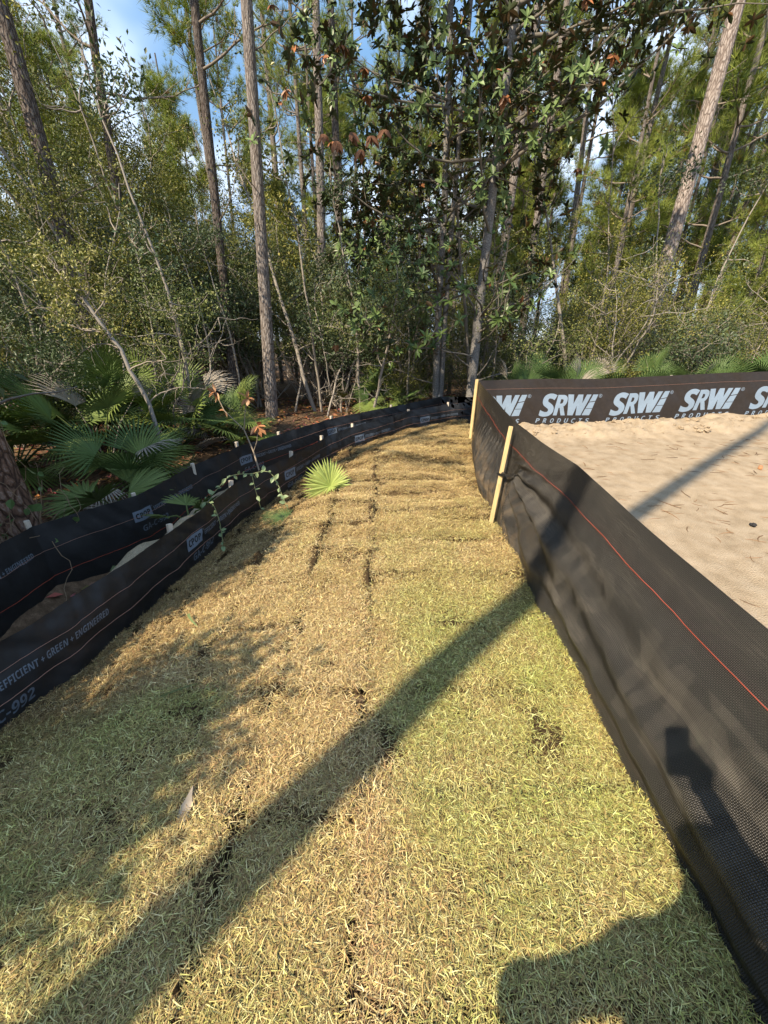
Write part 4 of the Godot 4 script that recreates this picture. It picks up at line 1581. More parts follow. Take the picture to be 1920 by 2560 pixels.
	for i in spots.size():
		var o: Node3D = protos[i] if i < 4 else copy(protos[rng.randi() % 4])
		o.position = Vector3(spots[i].x, -0.2, spots[i].y)
		o.rotation = Vector3(rf(-0.04, 0.04), rf(0.0, TAU), rf(-0.05, 0.05))
		var s := rf(0.75, 1.05)
		o.scale = Vector3(s, s, s)
	var ys := [Vector2(-8.6, -13.5), Vector2(-6.8, -16.0), Vector2(-12.5, -14.0), Vector2(-4.4, -17.5), Vector2(-10.5, -18.0), Vector2(-2.4, -19.0), Vector2(0.6, -17.0), Vector2(3.0, -18.5), Vector2(5.5, -21.0), Vector2(8.8, -15.5), Vector2(11.5, -14.0), Vector2(13.5, -17.0), Vector2(10.6, -21.0), Vector2(16.0, -19.0), Vector2(-16.0, -19.0), Vector2(-7.0, -24.0), Vector2(-0.5, -25.0), Vector2(4.0, -27.0), Vector2(13.0, -26.0), Vector2(20.0, -24.0), Vector2(2.2, -13.6), Vector2(9.8, -11.8), Vector2(3.6, -15.5), Vector2(5.2, -17.5), Vector2(7.2, -14.0), Vector2(8.6, -18.5), Vector2(12.2, -12.2), Vector2(6.4, -24.0), Vector2(15.0, -14.5), Vector2(-5.8, -14.5), Vector2(-3.2, -15.0), Vector2(-1.4, -16.0), Vector2(4.4, -20.0), Vector2(6.0, -18.6), Vector2(7.6, -21.5), Vector2(9.6, -19.6), Vector2(11.4, -17.6), Vector2(13.6, -20.5), Vector2(10.2, -14.6), Vector2(12.6, -15.6), Vector2(8.0, -25.0), Vector2(11.8, -24.0), Vector2(16.0, -22.0), Vector2(2.0, -21.0), Vector2(17.0, -16.5), Vector2(14.4, -12.6)]
	for i in ys.size():
		var o: Node3D = young[i] if i < 3 else copy(young[rng.randi() % 3])
		o.position = Vector3(ys[i].x, -0.15, ys[i].y)
		o.rotation.y = rf(0.0, TAU)
		var s := rf(0.7, 1.15) if i < 32 else rf(1.0, 1.5)
		o.scale = Vector3(s, s, s)

	# --- magnolias at the far corner
	var bo := []
	rng.seed = 515
	for i in 30:                                     # crown
		var y := rf(2.0, 9.0)
		var yaw := rf(0.0, TAU)
		bo.append([Vector3(0.03 * y, y, 0), Vector3(cos(yaw) * 1.3, rf(-0.1, 0.6), sin(yaw)), rf(1.2, 2.6), 7, 0])
	for i in 9:
		bo.append([Vector3(0.02, rf(4.2, 7.5), 0), Vector3(rf(0.8, 1.4), rf(0.15, 0.6), rf(-0.2, 0.6)), rf(2.2, 3.6), 6, 0])
	for i in 15:                                     # thin low branches with single leaves
		var y := rf(0.7, 3.4)
		var yaw := rf(-0.6, 2.4) if i % 3 else rf(2.4, 4.0)
		bo.append([Vector3(0.03 * y, y, 0.03), Vector3(cos(yaw), rf(0.0, 0.55), sin(yaw)), rf(0.8, 2.0), 3, 1])
	make_magnolia("magnolia_tree", "grey barked magnolia with a dark glossy crown, right behind the corner stake", 301, Vector3(1.86, 0.0, -8.6), [[[Vector3(0, -0.3, 0), Vector3(0.0, 0.3, 0), Vector3(0.02, 2, 0), Vector3(0.08, 4.2, 0), Vector3(0.2, 7, 0), Vector3(0.3, 10, 0)], [0.13, 0.098, 0.088, 0.075, 0.055, 0.03]]], bo, 190, 1350)
	bo = []
	for i in 38:
		var y := rf(1.7, 8.6)
		var yaw := rf(0.0, TAU)
		bo.append([Vector3(0, y, 0), Vector3(cos(yaw) * 1.5 - 0.5, rf(-0.2, 0.45), sin(yaw) + 0.3), rf(1.2, 2.9), 9, 0])
	for i in 8:
		var y := rf(0.7, 3.0)
		var yaw := rf(0.2, 3.6)
		bo.append([Vector3(0.0, y, 0.03), Vector3(cos(yaw), rf(0.0, 0.55), sin(yaw)), rf(0.6, 1.5), 3, 1])
	make_magnolia("magnolia_tree", "twin stemmed pale magnolia behind the far end of the low fences", 302, Vector3(1.16, -0.05, -9.0), [[[Vector3(0.05, -0.3, 0), Vector3(0.0, 0.4, 0), Vector3(-0.03, 2, 0), Vector3(-0.02, 4, 0), Vector3(-0.1, 7, 0), Vector3(-0.1, 9.5, 0)], [0.1, 0.075, 0.065, 0.06, 0.045, 0.02]], [[Vector3(0.1, -0.3, 0.02), Vector3(0.12, 0.5, 0), Vector3(0.12, 2, -0.05), Vector3(0.16, 4, -0.05), Vector3(0.25, 7, 0), Vector3(0.4, 9, 0)], [0.07, 0.055, 0.05, 0.045, 0.03, 0.015]]], bo, 90, 1600)

	# --- shrubs
	var dark := [lin(0.125, 0.155, 0.05), lin(0.16, 0.185, 0.06), lin(0.105, 0.135, 0.048), lin(0.2, 0.205, 0.065)]
	var olive := [lin(0.15, 0.16, 0.04), lin(0.19, 0.19, 0.045), lin(0.12, 0.135, 0.036), lin(0.25, 0.23, 0.05)]
	var blue := [lin(0.075, 0.11, 0.055), lin(0.1, 0.13, 0.065), lin(0.065, 0.09, 0.045)]
	var gl := "evergreen shrubs in the undergrowth on the left"
	var a := []
	for k in 3:
		a.append(make_shrub("holly_shrub", "crooked grey stemmed evergreen shrub in the undergrowth left of the magnolias", gl, 400 + k, [4.6, 5.4, 3.8][k], [1.5, 1.7, 1.3][k], [5, 6, 5][k], [430, 470, 330][k], [34, 44, 22][k], [0.046, 0.036, 0.07][k], [dark, olive, blue][k], 0.3, 1.25, [0.34, 0.3, 0.4][k]))
	var b := []
	for k in 3:
		b.append(make_shrub("thicket_shrub", "tangled olive green shrub in the undergrowth behind the lettered fence", "shrubs behind the lettered fence", 420 + k, [3.0, 3.5, 2.4][k], [1.5, 1.6, 1.4][k], [6, 7, 6][k], [400, 460, 300][k], [36, 42, 26][k], [0.046, 0.036, 0.062][k], [dark, olive, blue][k], 0.14, 1.2, 0.32))
	var c := []
	for k in 2:
		c.append(make_shrub("forest_shrub", "leafy evergreen filling the shade between the far trunks", "evergreens deep in the wood", 440 + k, [5.5, 6.5][k], [2.2, 2.6][k], 6, 600, 34, 0.085, dark if k == 0 else olive, 0.05, 0.6, 0.42))
	var tallm := []
	for k in 2:
		tallm.append(make_shrub("myrtle_tree", "tall feathery evergreen rising above the undergrowth between the left pines", "tall evergreens on the left", 450 + k, [7.6, 6.6][k], [2.0, 1.8][k], 5, 760, 46, 0.045, olive if k == 0 else dark, 0.34, 1.1, 0.36))
	var rowt := []
	var lt := [Vector2(-6.8, -9.4), Vector2(-8.6, -10.2), Vector2(-10.8, -10.6), Vector2(-5.2, -11.4), Vector2(-7.8, -12.0), Vector2(-3.9, -12.6), Vector2(-12.6, -11.6), Vector2(-2.2, -13.6), Vector2(-9.6, -7.4), Vector2(-13.0, -8.6)]
	for i in lt.size():
		var o: Node3D = tallm[i] if i < 2 else copy(tallm[rng.randi() % 2])
		rowt.append(o)
		o.position = Vector3(lt[i].x, -0.2, lt[i].y)
		o.rotation.y = rf(0.0, TAU)
		var s := rf(0.85, 1.15) * (0.8 if lt[i].x > -5.0 else 1.0)
		o.scale = Vector3(s, s, s)
	by_place(rowt, "tall feathery evergreen above the left undergrowth, %s from the left")
	var la := [Vector2(-4.3, -7.6), Vector2(-6.3, -8.4), Vector2(-4.9, -8.9), Vector2(-3.1, -10.2), Vector2(-1.7, -10.4), Vector2(-7.6, -9.6), Vector2(-5.9, -10.6), Vector2(-0.2, -10.4), Vector2(-8.8, -8.4), Vector2(-2.4, -11.8), Vector2(-4.2, -12.0), Vector2(-6.9, -12.4), Vector2(-9.6, -11.2), Vector2(0.7, -11.6), Vector2(-0.6, -12.8), Vector2(-6.4, -6.6), Vector2(-8.0, -7.0), Vector2(-5.2, -6.3), Vector2(-10.5, -9.0), Vector2(-4.6, -10.0), Vector2(-1.0, -9.5)]
	var rowa := []
	for i in la.size():
		var o: Node3D = a[i] if i < 3 else copy(a[rng.randi() % 3])
		rowa.append(o)
		o.position = Vector3(la[i].x, ground(la[i].x, la[i].y), la[i].y)
		o.rotation.y = rf(0.0, TAU)
		var s := rf(0.8, 1.2)
		if la[i].y > -7.0:
			s = rf(0.65, 0.8)
		o.scale = Vector3(s, s, s)
	by_place(rowa, "crooked grey stemmed evergreen, %s from the left of the shrubs left of the magnolias")
	var rowb := []
	var rowc := []
	var lb := [Vector2(3.2, -8.9), Vector2(4.6, -8.7), Vector2(6.1, -8.8), Vector2(7.6, -8.6), Vector2(9.1, -8.9), Vector2(3.9, -10.2), Vector2(5.4, -10.0), Vector2(7.0, -10.0), Vector2(8.6, -10.4), Vector2(10.4, -9.8), Vector2(2.6, -10.8), Vector2(12.0, -10.4), Vector2(4.7, -11.6), Vector2(6.2, -11.9), Vector2(8.0, -12.0), Vector2(10.0, -12.2), Vector2(1.6, -12.4), Vector2(3.2, -12.6), Vector2(11.6, -12.4), Vector2(0.4, -9.9)]
	for i in lb.size():
		var o: Node3D = b[i] if i < 3 else copy(b[rng.randi() % 3])
		(rowb if lb[i].y > -9.5 else rowc).append(o)
		o.position = Vector3(lb[i].x, 0.0, lb[i].y)
		o.rotation.y = rf(0.0, TAU)
		var s := rf(0.75, 1.05)
		o.scale = Vector3(s, s, s)
	by_place(rowb, "tangled shrub right behind the lettered fence's palmettos, %s from the left")
	by_place(rowc, "tangled shrub in the back row behind the lettered fence, %s from the left")
	var cc := 0
	for row in 3:
		for i in 13:
			var z := -14.5 - row * 5.0 + rf(-1.2, 1.2)
			var x := (-1.2 + 2.5 * (i + 0.5) / 13.0) * -z + rf(-0.8, 0.8)
			var o: Node3D = c[cc] if cc < 2 else copy(c[rng.randi() % 2])
			cc += 1
			o.position = Vector3(x, -0.2, z)
			o.rotation.y = rf(0.0, TAU)
			var s := rf(0.6, 0.95) if x > 2.0 else rf(0.8, 1.15)
			o.scale = Vector3(s, s, s)
	# slim saplings and bare poles between the shrubs
	var sl := []
	for k in 3:
		sl.append(make_shrub("sapling", "slim pale sapling in the undergrowth", "saplings", 480 + k, [5.5, 7.0, 4.2][k], [0.9, 1.1, 0.8][k], [1, 2, 1][k], [70, 110, 50][k], 16, 0.06, [blue, olive, dark][k], 0.4, [1.3, 1.15, 1.4][k], 0.3, [0.16, 0.13, 0.2][k]))
	var ls := [Vector2(-3.6, -7.4), Vector2(-1.6, -9.4), Vector2(-1.3, -8.9), Vector2(-0.6, -9.2), Vector2(-0.1, -8.6), Vector2(-4.6, -8.3), Vector2(-5.6, -7.6), Vector2(-3.9, -8.6), Vector2(-6.6, -7.4), Vector2(-2.2, -9.6), Vector2(0.5, -9.6), Vector2(2.6, -9.3), Vector2(3.6, -9.6), Vector2(4.4, -9.2), Vector2(5.8, -9.5), Vector2(7.4, -9.3), Vector2(-7.4, -8.2), Vector2(2.2, -10.0), Vector2(-3.2, -9.0), Vector2(8.4, -9.6)]
	var rows := []
	for i in ls.size():
		var o: Node3D = sl[i] if i < 3 else copy(sl[rng.randi() % 3])
		rows.append(o)
		o.position = Vector3(ls[i].x, ground(ls[i].x, ls[i].y), ls[i].y)
		o.rotation.y = rf(0.0, TAU)
		var q := rf(0.75, 1.15)
		o.scale = Vector3(q, q, q)
	by_place(rows, "slim pale sapling in the undergrowth, %s of the saplings from the left")
	# the bent bare one with a flat top of yellow leaves that leans over the palmettos
	rng.seed = 461
	var bent := thing("holly_shrub", "bare bent grey holly with a flat top of yellow leaves over the left palmettos", "shrub", Vector3(-3.23, -0.3, -5.4))
	var way := [Vector3(0.0, -0.1, 0), Vector3(0.0, 0.33, 0), Vector3(0.06, 0.69, 0), Vector3(0.03, 1.07, 0), Vector3(-0.04, 1.34, 0.02), Vector3(-0.1, 1.49, 0.03), Vector3(-0.16, 1.74, 0), Vector3(-0.28, 1.96, 0.02), Vector3(-0.38, 2.14, 0), Vector3(-0.45, 2.3, 0)]
	var bm := MB.new()
	bm.tube(way, taper(10, 0.03, 0.018), 8, lin(0.95, 0.97, 1.0), 1.0, 1.0, N2, 0.15)
	part("stem", bm.mesh(M.stem), bent)
	var bf := MB.new()
	var yel := [lin(0.26, 0.25, 0.07), lin(0.2, 0.21, 0.06), lin(0.32, 0.3, 0.1)]
	var roots := [[3, Vector3(0.5, 0.7, 0.1), 0.7], [5, Vector3(0.9, 0.4, 0.0), 0.6], [6, Vector3(-0.9, 0.2, 0.2), 0.9], [7, Vector3(-1.0, 0.15, 0.3), 0.95], [8, Vector3(-0.8, 0.25, -0.3), 0.8], [8, Vector3(0.7, 0.35, 0.3), 0.6], [9, Vector3(-0.6, 0.4, 0.2), 0.7], [9, Vector3(0.6, 0.5, -0.2), 0.6], [7, Vector3(-0.7, -0.3, 0.4), 0.7]]
	for q in roots:
		bm = MB.new()
		var w := wander(way[q[0]], q[1].normalized(), q[2], 9, 0.35, 0.02)
		bm.tube(w, taper(10, 0.012, 0.003), 5, lin(1.0, 0.97, 0.92))
		for k in 8:
			var e := wander(w[rng.randi_range(2, 9)], (rdir() + Vector3(0, 0.1, 0)).normalized(), rf(0.15, 0.45), 6, 0.5, 0.0)
			bm.tube(e, taper(7, 0.005, 0.002), 4, lin(1.0, 0.95, 0.88))
			if e[6].y > 1.85:
				for m in 7:
					var pc: Vector3 = e[rng.randi_range(3, 6)] + rdir() * 0.07
					for n in 7:
						var l := rf(0.03, 0.055)
						bf.leaf(pc + rdir() * 0.05, (rdir() + Vector3(0, 0.4, 0)).normalized(), rdir() + Vector3(0, 0.8, 0.4), l, l * 0.5, shade(yel[rng.randi() % 3], rf(0.7, 1.2)))
		part("branch", bm.mesh(M.stem), bent)
	part("foliage", bf.mesh(M.small_leaf), bent, "stuff")
	# a crooked bare neighbour just behind it
	var nb := thing("holly_shrub", "twisted bare grey stems rising just right of the bent holly with yellow leaves", "shrub", Vector3(-3.75, -0.3, -6.5))
	for k in 4:
		bm = MB.new()
		var w := wander(Vector3(0.08 * k, -0.1, 0.05 * k), Vector3(rf(-0.2, 0.3), 1, rf(-0.2, 0.2)).normalized(), rf(2.4, 3.1), 18, 0.4, 0.12)
		bm.tube(w, taper(19, rf(0.018, 0.028), 0.005), 6, lin(0.8, 0.8, 0.8), 1.0, 1.0, N2, 0.15)
		for j in 9:
			var e := wander(w[rng.randi_range(7, 18)], (rdir() + Vector3(0, 0.3, 0)).normalized(), rf(0.3, 0.9), 8, 0.45, 0.05)
			bm.tube(e, taper(9, 0.007, 0.002), 4, lin(0.9, 0.88, 0.84))
		part("stem", bm.mesh(M.stem), nb)

	# --- palmettos
	rng.seed = 99
	var lp := [[-4.0, -5.4, 22, 1.0, 1.05], [-4.9, -6.2, 22, 1.2, 1.1], [-3.5, -6.4, 18, 0.9, 1.0], [-5.4, -5.4, 20, 1.05, 1.05], [-4.2, -7.0, 20, 1.25, 1.05], [-3.0, -7.0, 14, 0.75, 0.95], [-3.3, -4.7, 8, 0.55, 0.95], [-2.5, -6.5, 9, 0.5, 0.9]]
	var rowp := []
	for i in lp.size():
		var q = lp[i]
		rowp.append(make_palmetto("palmetto_plant", "dark green saw palmetto in the shaded clump behind the low fences on the left", "palmettos on the left", 600 + i, Vector3(q[0], ground(q[0], q[1]) + 0.05, q[1]), q[2], q[3], q[4]))
	by_place(rowp, "dark saw palmetto in the shaded clump behind the left fences, %s from the left")
	make_palmetto("palmetto_plant", "low saw palmetto with a wide yellowish fan by the old pine at the left edge", "", 620, Vector3(-3.05, ground(-3.05, -4.0) + 0.1, -4.0), 4, 0.35, 0.85, 0.0, 0.3)
	rowp = []
	var cp := [[0.1, -9.0, 9, 0.7, 1.0], [-0.5, -9.6, 8, 0.7, 0.9], [0.8, -9.6, 8, 0.6, 0.9]]
	for i in cp.size():
		var q = cp[i]
		rowp.append(make_palmetto("palmetto_plant", "saw palmetto just left of the twin stemmed magnolia", "palmettos by the magnolias", 640 + i, Vector3(q[0], ground(q[0], q[1]), q[1]), q[2], q[3], q[4]))
	by_place(rowp, "saw palmetto by the foot of the twin stemmed magnolia, %s from the left")
	rowp = []
	for i in 15:
		var x := 2.5 + i * 0.52 + rf(-0.15, 0.15)
		var z := -7.3 - rf(0.0, 0.9)
		rowp.append(make_palmetto("palmetto_plant", "saw palmetto showing over the top of the lettered fence", "palmettos along the lettered fence", 660 + i, Vector3(x, 0.12 + 0.025 * x, z), 9, rf(0.6, 0.85), rf(0.6, 0.85), 0.1, 0.95, 1))
	by_place(rowp, "saw palmetto showing over the lettered fence, %s from the left")
	var sp := thing("palmetto_plant", "bright yellow green fan palm seedling in the sod, lit by the sun", "palmetto", Vector3(-0.62, ground(-0.62, -4.2), -4.2))
	for q in [[0.5, Vector3(-0.85, 0.5, 0.35), Vector3(0.1, 0.35, 1.0)], [0.4, Vector3(0.3, 1.0, -0.2), Vector3(-0.25, 0.2, 1.0)], [0.3, Vector3(0.5, 0.25, 0.5), Vector3(0.0, 1.0, 0.4)]]:
		var zd: Vector3 = q[1].normalized()
		var xd: Vector3 = q[2].cross(zd).normalized()
		fan_of_leaflets(sp, Transform3D(Basis(xd, zd.cross(xd), zd).scaled(Vector3.ONE * q[0] * 1.25), Vector3(0, 0.06, 0)), int(14 + q[0] * 24), 1.5, lin(0.3, 0.36, 0.1), 0.12)
	var sm := MB.new()
	sm.tube([Vector3(0.02, -0.08, 0.02), Vector3(0, 0.06, 0)], [0.012, 0.008], 5, lin(0.2, 0.24, 0.08))
	part("stalk", sm.mesh(M.palm), sp)
	make_palmetto("palmetto_plant", "small fan palm seedling growing between the two low fences", "", 691, Vector3(-1.95, -0.12, -3.5), 3, 0.22, 0.5, 0.0, 0.8)


# ------------------------------------------------------------------ someone to cast the shadow at the lower right
func capsules(bones: Array, cell: float, k: float, mb: MB, colour: Callable) -> void:
	var lo := Vector3(1e9, 1e9, 1e9)
	var hi := -lo
	for b in bones:
		var r := maxf(b[1], b[3]) + 3.0 * cell + k * 0.3
		lo = lo.min(b[0] - Vector3.ONE * r).min(b[2] - Vector3.ONE * r)
		hi = hi.max(b[0] + Vector3.ONE * r).max(b[2] + Vector3.ONE * r)
	var nx := int((hi.x - lo.x) / cell) + 2
	var ny := int((hi.y - lo.y) / cell) + 2
	var nz := int((hi.z - lo.z) / cell) + 2
	var f := PackedFloat32Array()
	f.resize(nx * ny * nz)
	f.fill(1.0)
	for b in bones:
		var a: Vector3 = b[0]
		var e: Vector3 = b[2]
		var r := maxf(b[1], b[3]) + 2.5 * cell + k
		var l := (a.min(e) - Vector3.ONE * r - lo) / cell
		var h := (a.max(e) + Vector3.ONE * r - lo) / cell
		var ab := e - a
		var q := maxf(ab.length_squared(), 1e-9)
		for z in range(maxi(0, int(l.z)), mini(nz, int(h.z) + 1)):
			for y in range(maxi(0, int(l.y)), mini(ny, int(h.y) + 1)):
				for x in range(maxi(0, int(l.x)), mini(nx, int(h.x) + 1)):
					var p := lo + Vector3(x, y, z) * cell
					var t := clampf((p - a).dot(ab) / q, 0.0, 1.0)
					var d: float = p.distance_to(a + ab * t) - lerpf(b[1], b[3], t)
					var i := (z * ny + y) * nx + x
					var o := f[i]
					var m := maxf(k - absf(o - d), 0.0) / k
					f[i] = minf(o, d) - m * m * k * 0.25
	var at := {}
	var vk := []
	for z in nz - 1:
		for y in ny - 1:
			for x in nx - 1:
				var i := (z * ny + y) * nx + x
				var s := Vector3.ZERO
				var cnt := 0
				var c := [f[i], f[i + 1], f[i + nx], f[i + nx + 1], f[i + nx * ny], f[i + nx * ny + 1], f[i + nx * ny + nx], f[i + nx * ny + nx + 1]]
				var neg := 0
				for q in c:
					if q < 0.0:
						neg += 1
				if neg == 0 or neg == 8:
					continue
				for e in [[0, 1], [2, 3], [4, 5], [6, 7], [0, 2], [1, 3], [4, 6], [5, 7], [0, 4], [1, 5], [2, 6], [3, 7]]:
					var fa: float = c[e[0]]
					var fb: float = c[e[1]]
					if (fa < 0.0) != (fb < 0.0):
						var t := fa / (fa - fb)
						var pa := Vector3(e[0] & 1, (e[0] >> 1) & 1, (e[0] >> 2) & 1)
						var pb := Vector3(e[1] & 1, (e[1] >> 1) & 1, (e[1] >> 2) & 1)
						s += pa.lerp(pb, t)
						cnt += 1
				var p := lo + (Vector3(x, y, z) + s / cnt) * cell
				var g := Vector3(c[1] + c[3] + c[5] + c[7] - c[0] - c[2] - c[4] - c[6], c[2] + c[3] + c[6] + c[7] - c[0] - c[1] - c[4] - c[5], c[4] + c[5] + c[6] + c[7] - c[0] - c[1] - c[2] - c[3]).normalized()
				at[i] = mb.v.size()
				vk.append([i, x, y, z])
				mb.v.append(p); mb.n.append(g); mb.c.append(colour.call(p)); mb.uv.append(Vector2.ZERO)
	var st := [1, nx, nx * ny]
	for w in vk:
		var i: int = w[0]
		for ax in 3:
			var b1: int = st[(ax + 1) % 3]
			var b2: int = st[(ax + 2) % 3]
			if (f[i] < 0.0) == (f[i + st[ax]] < 0.0):
				continue
			if not (at.has(i - b1) and at.has(i - b2) and at.has(i - b1 - b2)):
				continue
			var q: Array = [at[i], at[i - b1], at[i - b1 - b2], at[i - b2]]
			if f[i] < 0.0:
				mb.ix.append_array([q[0], q[2], q[1], q[0], q[3], q[2]])
			else:
				mb.ix.append_array([q[0], q[1], q[2], q[0], q[2], q[3]])


func photographer() -> void:
	var t := thing("person", "person holding up a phone behind the view, throwing the shadow at lower right", "person", Vector3(-0.12, 0, 0.62))
	var o := t.position
	var skin := lin(0.42, 0.27, 0.2)
	var shirt := lin(0.2, 0.21, 0.23)
	var jeans := lin(0.04, 0.05, 0.08)
	var V := func(x: float, y: float, z: float) -> Vector3: return Vector3(x, y, z)
	var hand_r := Vector3(0.195, 1.43, 0.07)
	var hand_l := Vector3(-0.27, 1.0, 0.44)
	var bones := [
		[V.call(-0.12, 1.0, 0.62), 0.15, V.call(-0.12, 1.2, 0.62), 0.14], [V.call(-0.12, 1.2, 0.62), 0.14, V.call(-0.12, 1.38, 0.61), 0.13],
		[V.call(-0.29, 1.42, 0.6), 0.075, V.call(0.05, 1.42, 0.6), 0.075], [V.call(-0.12, 1.42, 0.6), 0.07, V.call(-0.12, 1.56, 0.57), 0.06],
		[V.call(-0.2, 1.0, 0.62), 0.11, V.call(-0.22, 0.55, 0.6), 0.075], [V.call(-0.22, 0.55, 0.6), 0.072, V.call(-0.23, 0.1, 0.64), 0.045], [V.call(-0.23, 0.05, 0.66), 0.045, V.call(-0.25, 0.03, 0.46), 0.035],
		[V.call(-0.04, 1.0, 0.62), 0.11, V.call(-0.02, 0.55, 0.6), 0.075], [V.call(-0.02, 0.55, 0.6), 0.072, V.call(0.0, 0.1, 0.64), 0.045], [V.call(0.0, 0.05, 0.66), 0.045, V.call(0.02, 0.03, 0.46), 0.035],
		[V.call(0.06, 1.42, 0.6), 0.06, V.call(0.25, 1.22, 0.4), 0.048], [V.call(0.25, 1.22, 0.4), 0.045, hand_r + Vector3(0.02, -0.05, 0.03), 0.028],
		[V.call(-0.3, 1.42, 0.6), 0.06, V.call(-0.46, 1.18, 0.47), 0.045], [V.call(-0.46, 1.18, 0.47), 0.043, hand_l + Vector3(-0.02, 0.05, 0.03), 0.028]]
	var mb := MB.new()
	capsules(bones, 0.022, 0.05, mb, func(p: Vector3) -> Color:
		if p.y < 0.07: return lin(0.05, 0.04, 0.035)
		if p.y < 1.0: return jeans
		if p.y > 1.5 or p.z < 0.38: return skin
		return shirt)
	# head: skull, jaw, nose, ears
	var h := Vector3(-0.12, 1.67, 0.55)
	capsules([[h + Vector3(0, 0.03, 0.02), 0.085, h + Vector3(0, 0.02, -0.02), 0.08], [h + Vector3(0, -0.02, -0.03), 0.066, h + Vector3(0, -0.085, -0.045), 0.042], [h + Vector3(0, 0.0, -0.1), 0.012, h + Vector3(0, -0.035, -0.117), 0.015], [h + Vector3(-0.085, -0.01, 0.0), 0.014, h + Vector3(-0.088, 0.025, 0.01), 0.016], [h + Vector3(0.085, -0.01, 0.0), 0.014, h + Vector3(0.088, 0.025, 0.01), 0.016], [h + Vector3(-0.022, -0.062, -0.088), 0.008, h + Vector3(0.022, -0.062, -0.088), 0.008], [h + Vector3(-0.035, 0.005, -0.088), 0.011, h + Vector3(-0.03, 0.005, -0.088), 0.011], [h + Vector3(0.035, 0.005, -0.088), 0.011, h + Vector3(0.03, 0.005, -0.088), 0.011]], 0.008, 0.015, mb, func(p: Vector3) -> Color: return skin)
	# hands: palm, four fingers and a thumb closed on the phone's edges
	for s in [1.0, -1.0]:
		var c: Vector3 = hand_r if s > 0 else hand_l
		var hb := [[c + Vector3(0.01 * s, -0.05, 0.02), 0.026, c + Vector3(0.012 * s, 0.01, 0.01), 0.024], [c + Vector3(0.012 * s, -0.03, 0.0), 0.024, c + Vector3(0.0, 0.015, -0.01), 0.02]]
		for k in 4:
			var y := 0.03 - 0.02 * k
			var l: float = [0.9, 1.0, 0.95, 0.75][k]
			hb.append([c + Vector3(0.012 * s, y, 0.0), 0.0095, c + Vector3(0.004 * s, y + 0.006, -0.035 * l), 0.009])
			hb.append([c + Vector3(0.004 * s, y + 0.006, -0.035 * l), 0.009, c + Vector3(-0.02 * s, y + 0.008, -0.045 * l), 0.0085])
		hb.append([c + Vector3(0.0, -0.025, 0.015), 0.013, c + Vector3(-0.022 * s, 0.005, 0.02), 0.011])
		hb.append([c + Vector3(-0.022 * s, 0.005, 0.02), 0.011, c + Vector3(-0.034 * s, 0.025, 0.012), 0.009])
		capsules(hb, 0.005, 0.006, mb, func(p: Vector3) -> Color: return skin)
	var body := part("body", mb.mesh(M.soft), t)
	body.position -= o
	var hair := MB.new()
	capsules([[h + Vector3(0, 0.06, 0.03), 0.088, h + Vector3(0, 0.05, 0.0), 0.082], [h + Vector3(0, 0.0, 0.06), 0.07, h + Vector3(0, -0.04, 0.06), 0.05]], 0.012, 0.02, hair, func(p: Vector3) -> Color: return lin(0.03, 0.02, 0.014))
	part("hair", hair.mesh(M.soft), t).position -= o
	var ph := MB.new()
	ph.box(Transform3D(Basis(Vector3.RIGHT, -deg_to_rad(24.0)), Vector3.ZERO), Vector3(0.078, 0.16, 0.008), lin(0.02, 0.02, 0.022), 0.003)
	var m := part("phone", ph.mesh(M.soft), self)
	m.position = Vector3(0.15, 1.475, 0.04)
	tag(m, "dark phone held up by the person behind the view", "phone")


# ------------------------------------------------------------------ small things
func clod(sd: int, r: float) -> ArrayMesh:
	var f := noise(1.1, FastNoiseLite.TYPE_SIMPLEX_SMOOTH, 3, sd)
	var rows := []
	for j in 9:
		var row := PackedVector3Array()
		for i in 13:
			var a := TAU * (i % 12) / 12.0
			var e := PI * (0.5 - j / 8.0)
			var d := Vector3(cos(a) * cos(e), sin(e), sin(a) * cos(e))
			row.append(d * r * (1.0 + 0.9 * f.get_noise_3dv(d * 1.1)) * Vector3(1, 0.65, 1))
		rows.append(row)
	var mb := MB.new()
	for j in 8:
		for i in 12:
			var a: Vector3 = rows[j][i]
			var b: Vector3 = rows[j][i + 1]
			var c: Vector3 = rows[j + 1][i]
			var d: Vector3 = rows[j + 1][i + 1]
			if j > 0:
				mb.tri(a, b, c, Color.WHITE)
			if j < 7:
				mb.tri(b, d, c, Color.WHITE)
	return mb.mesh(null)


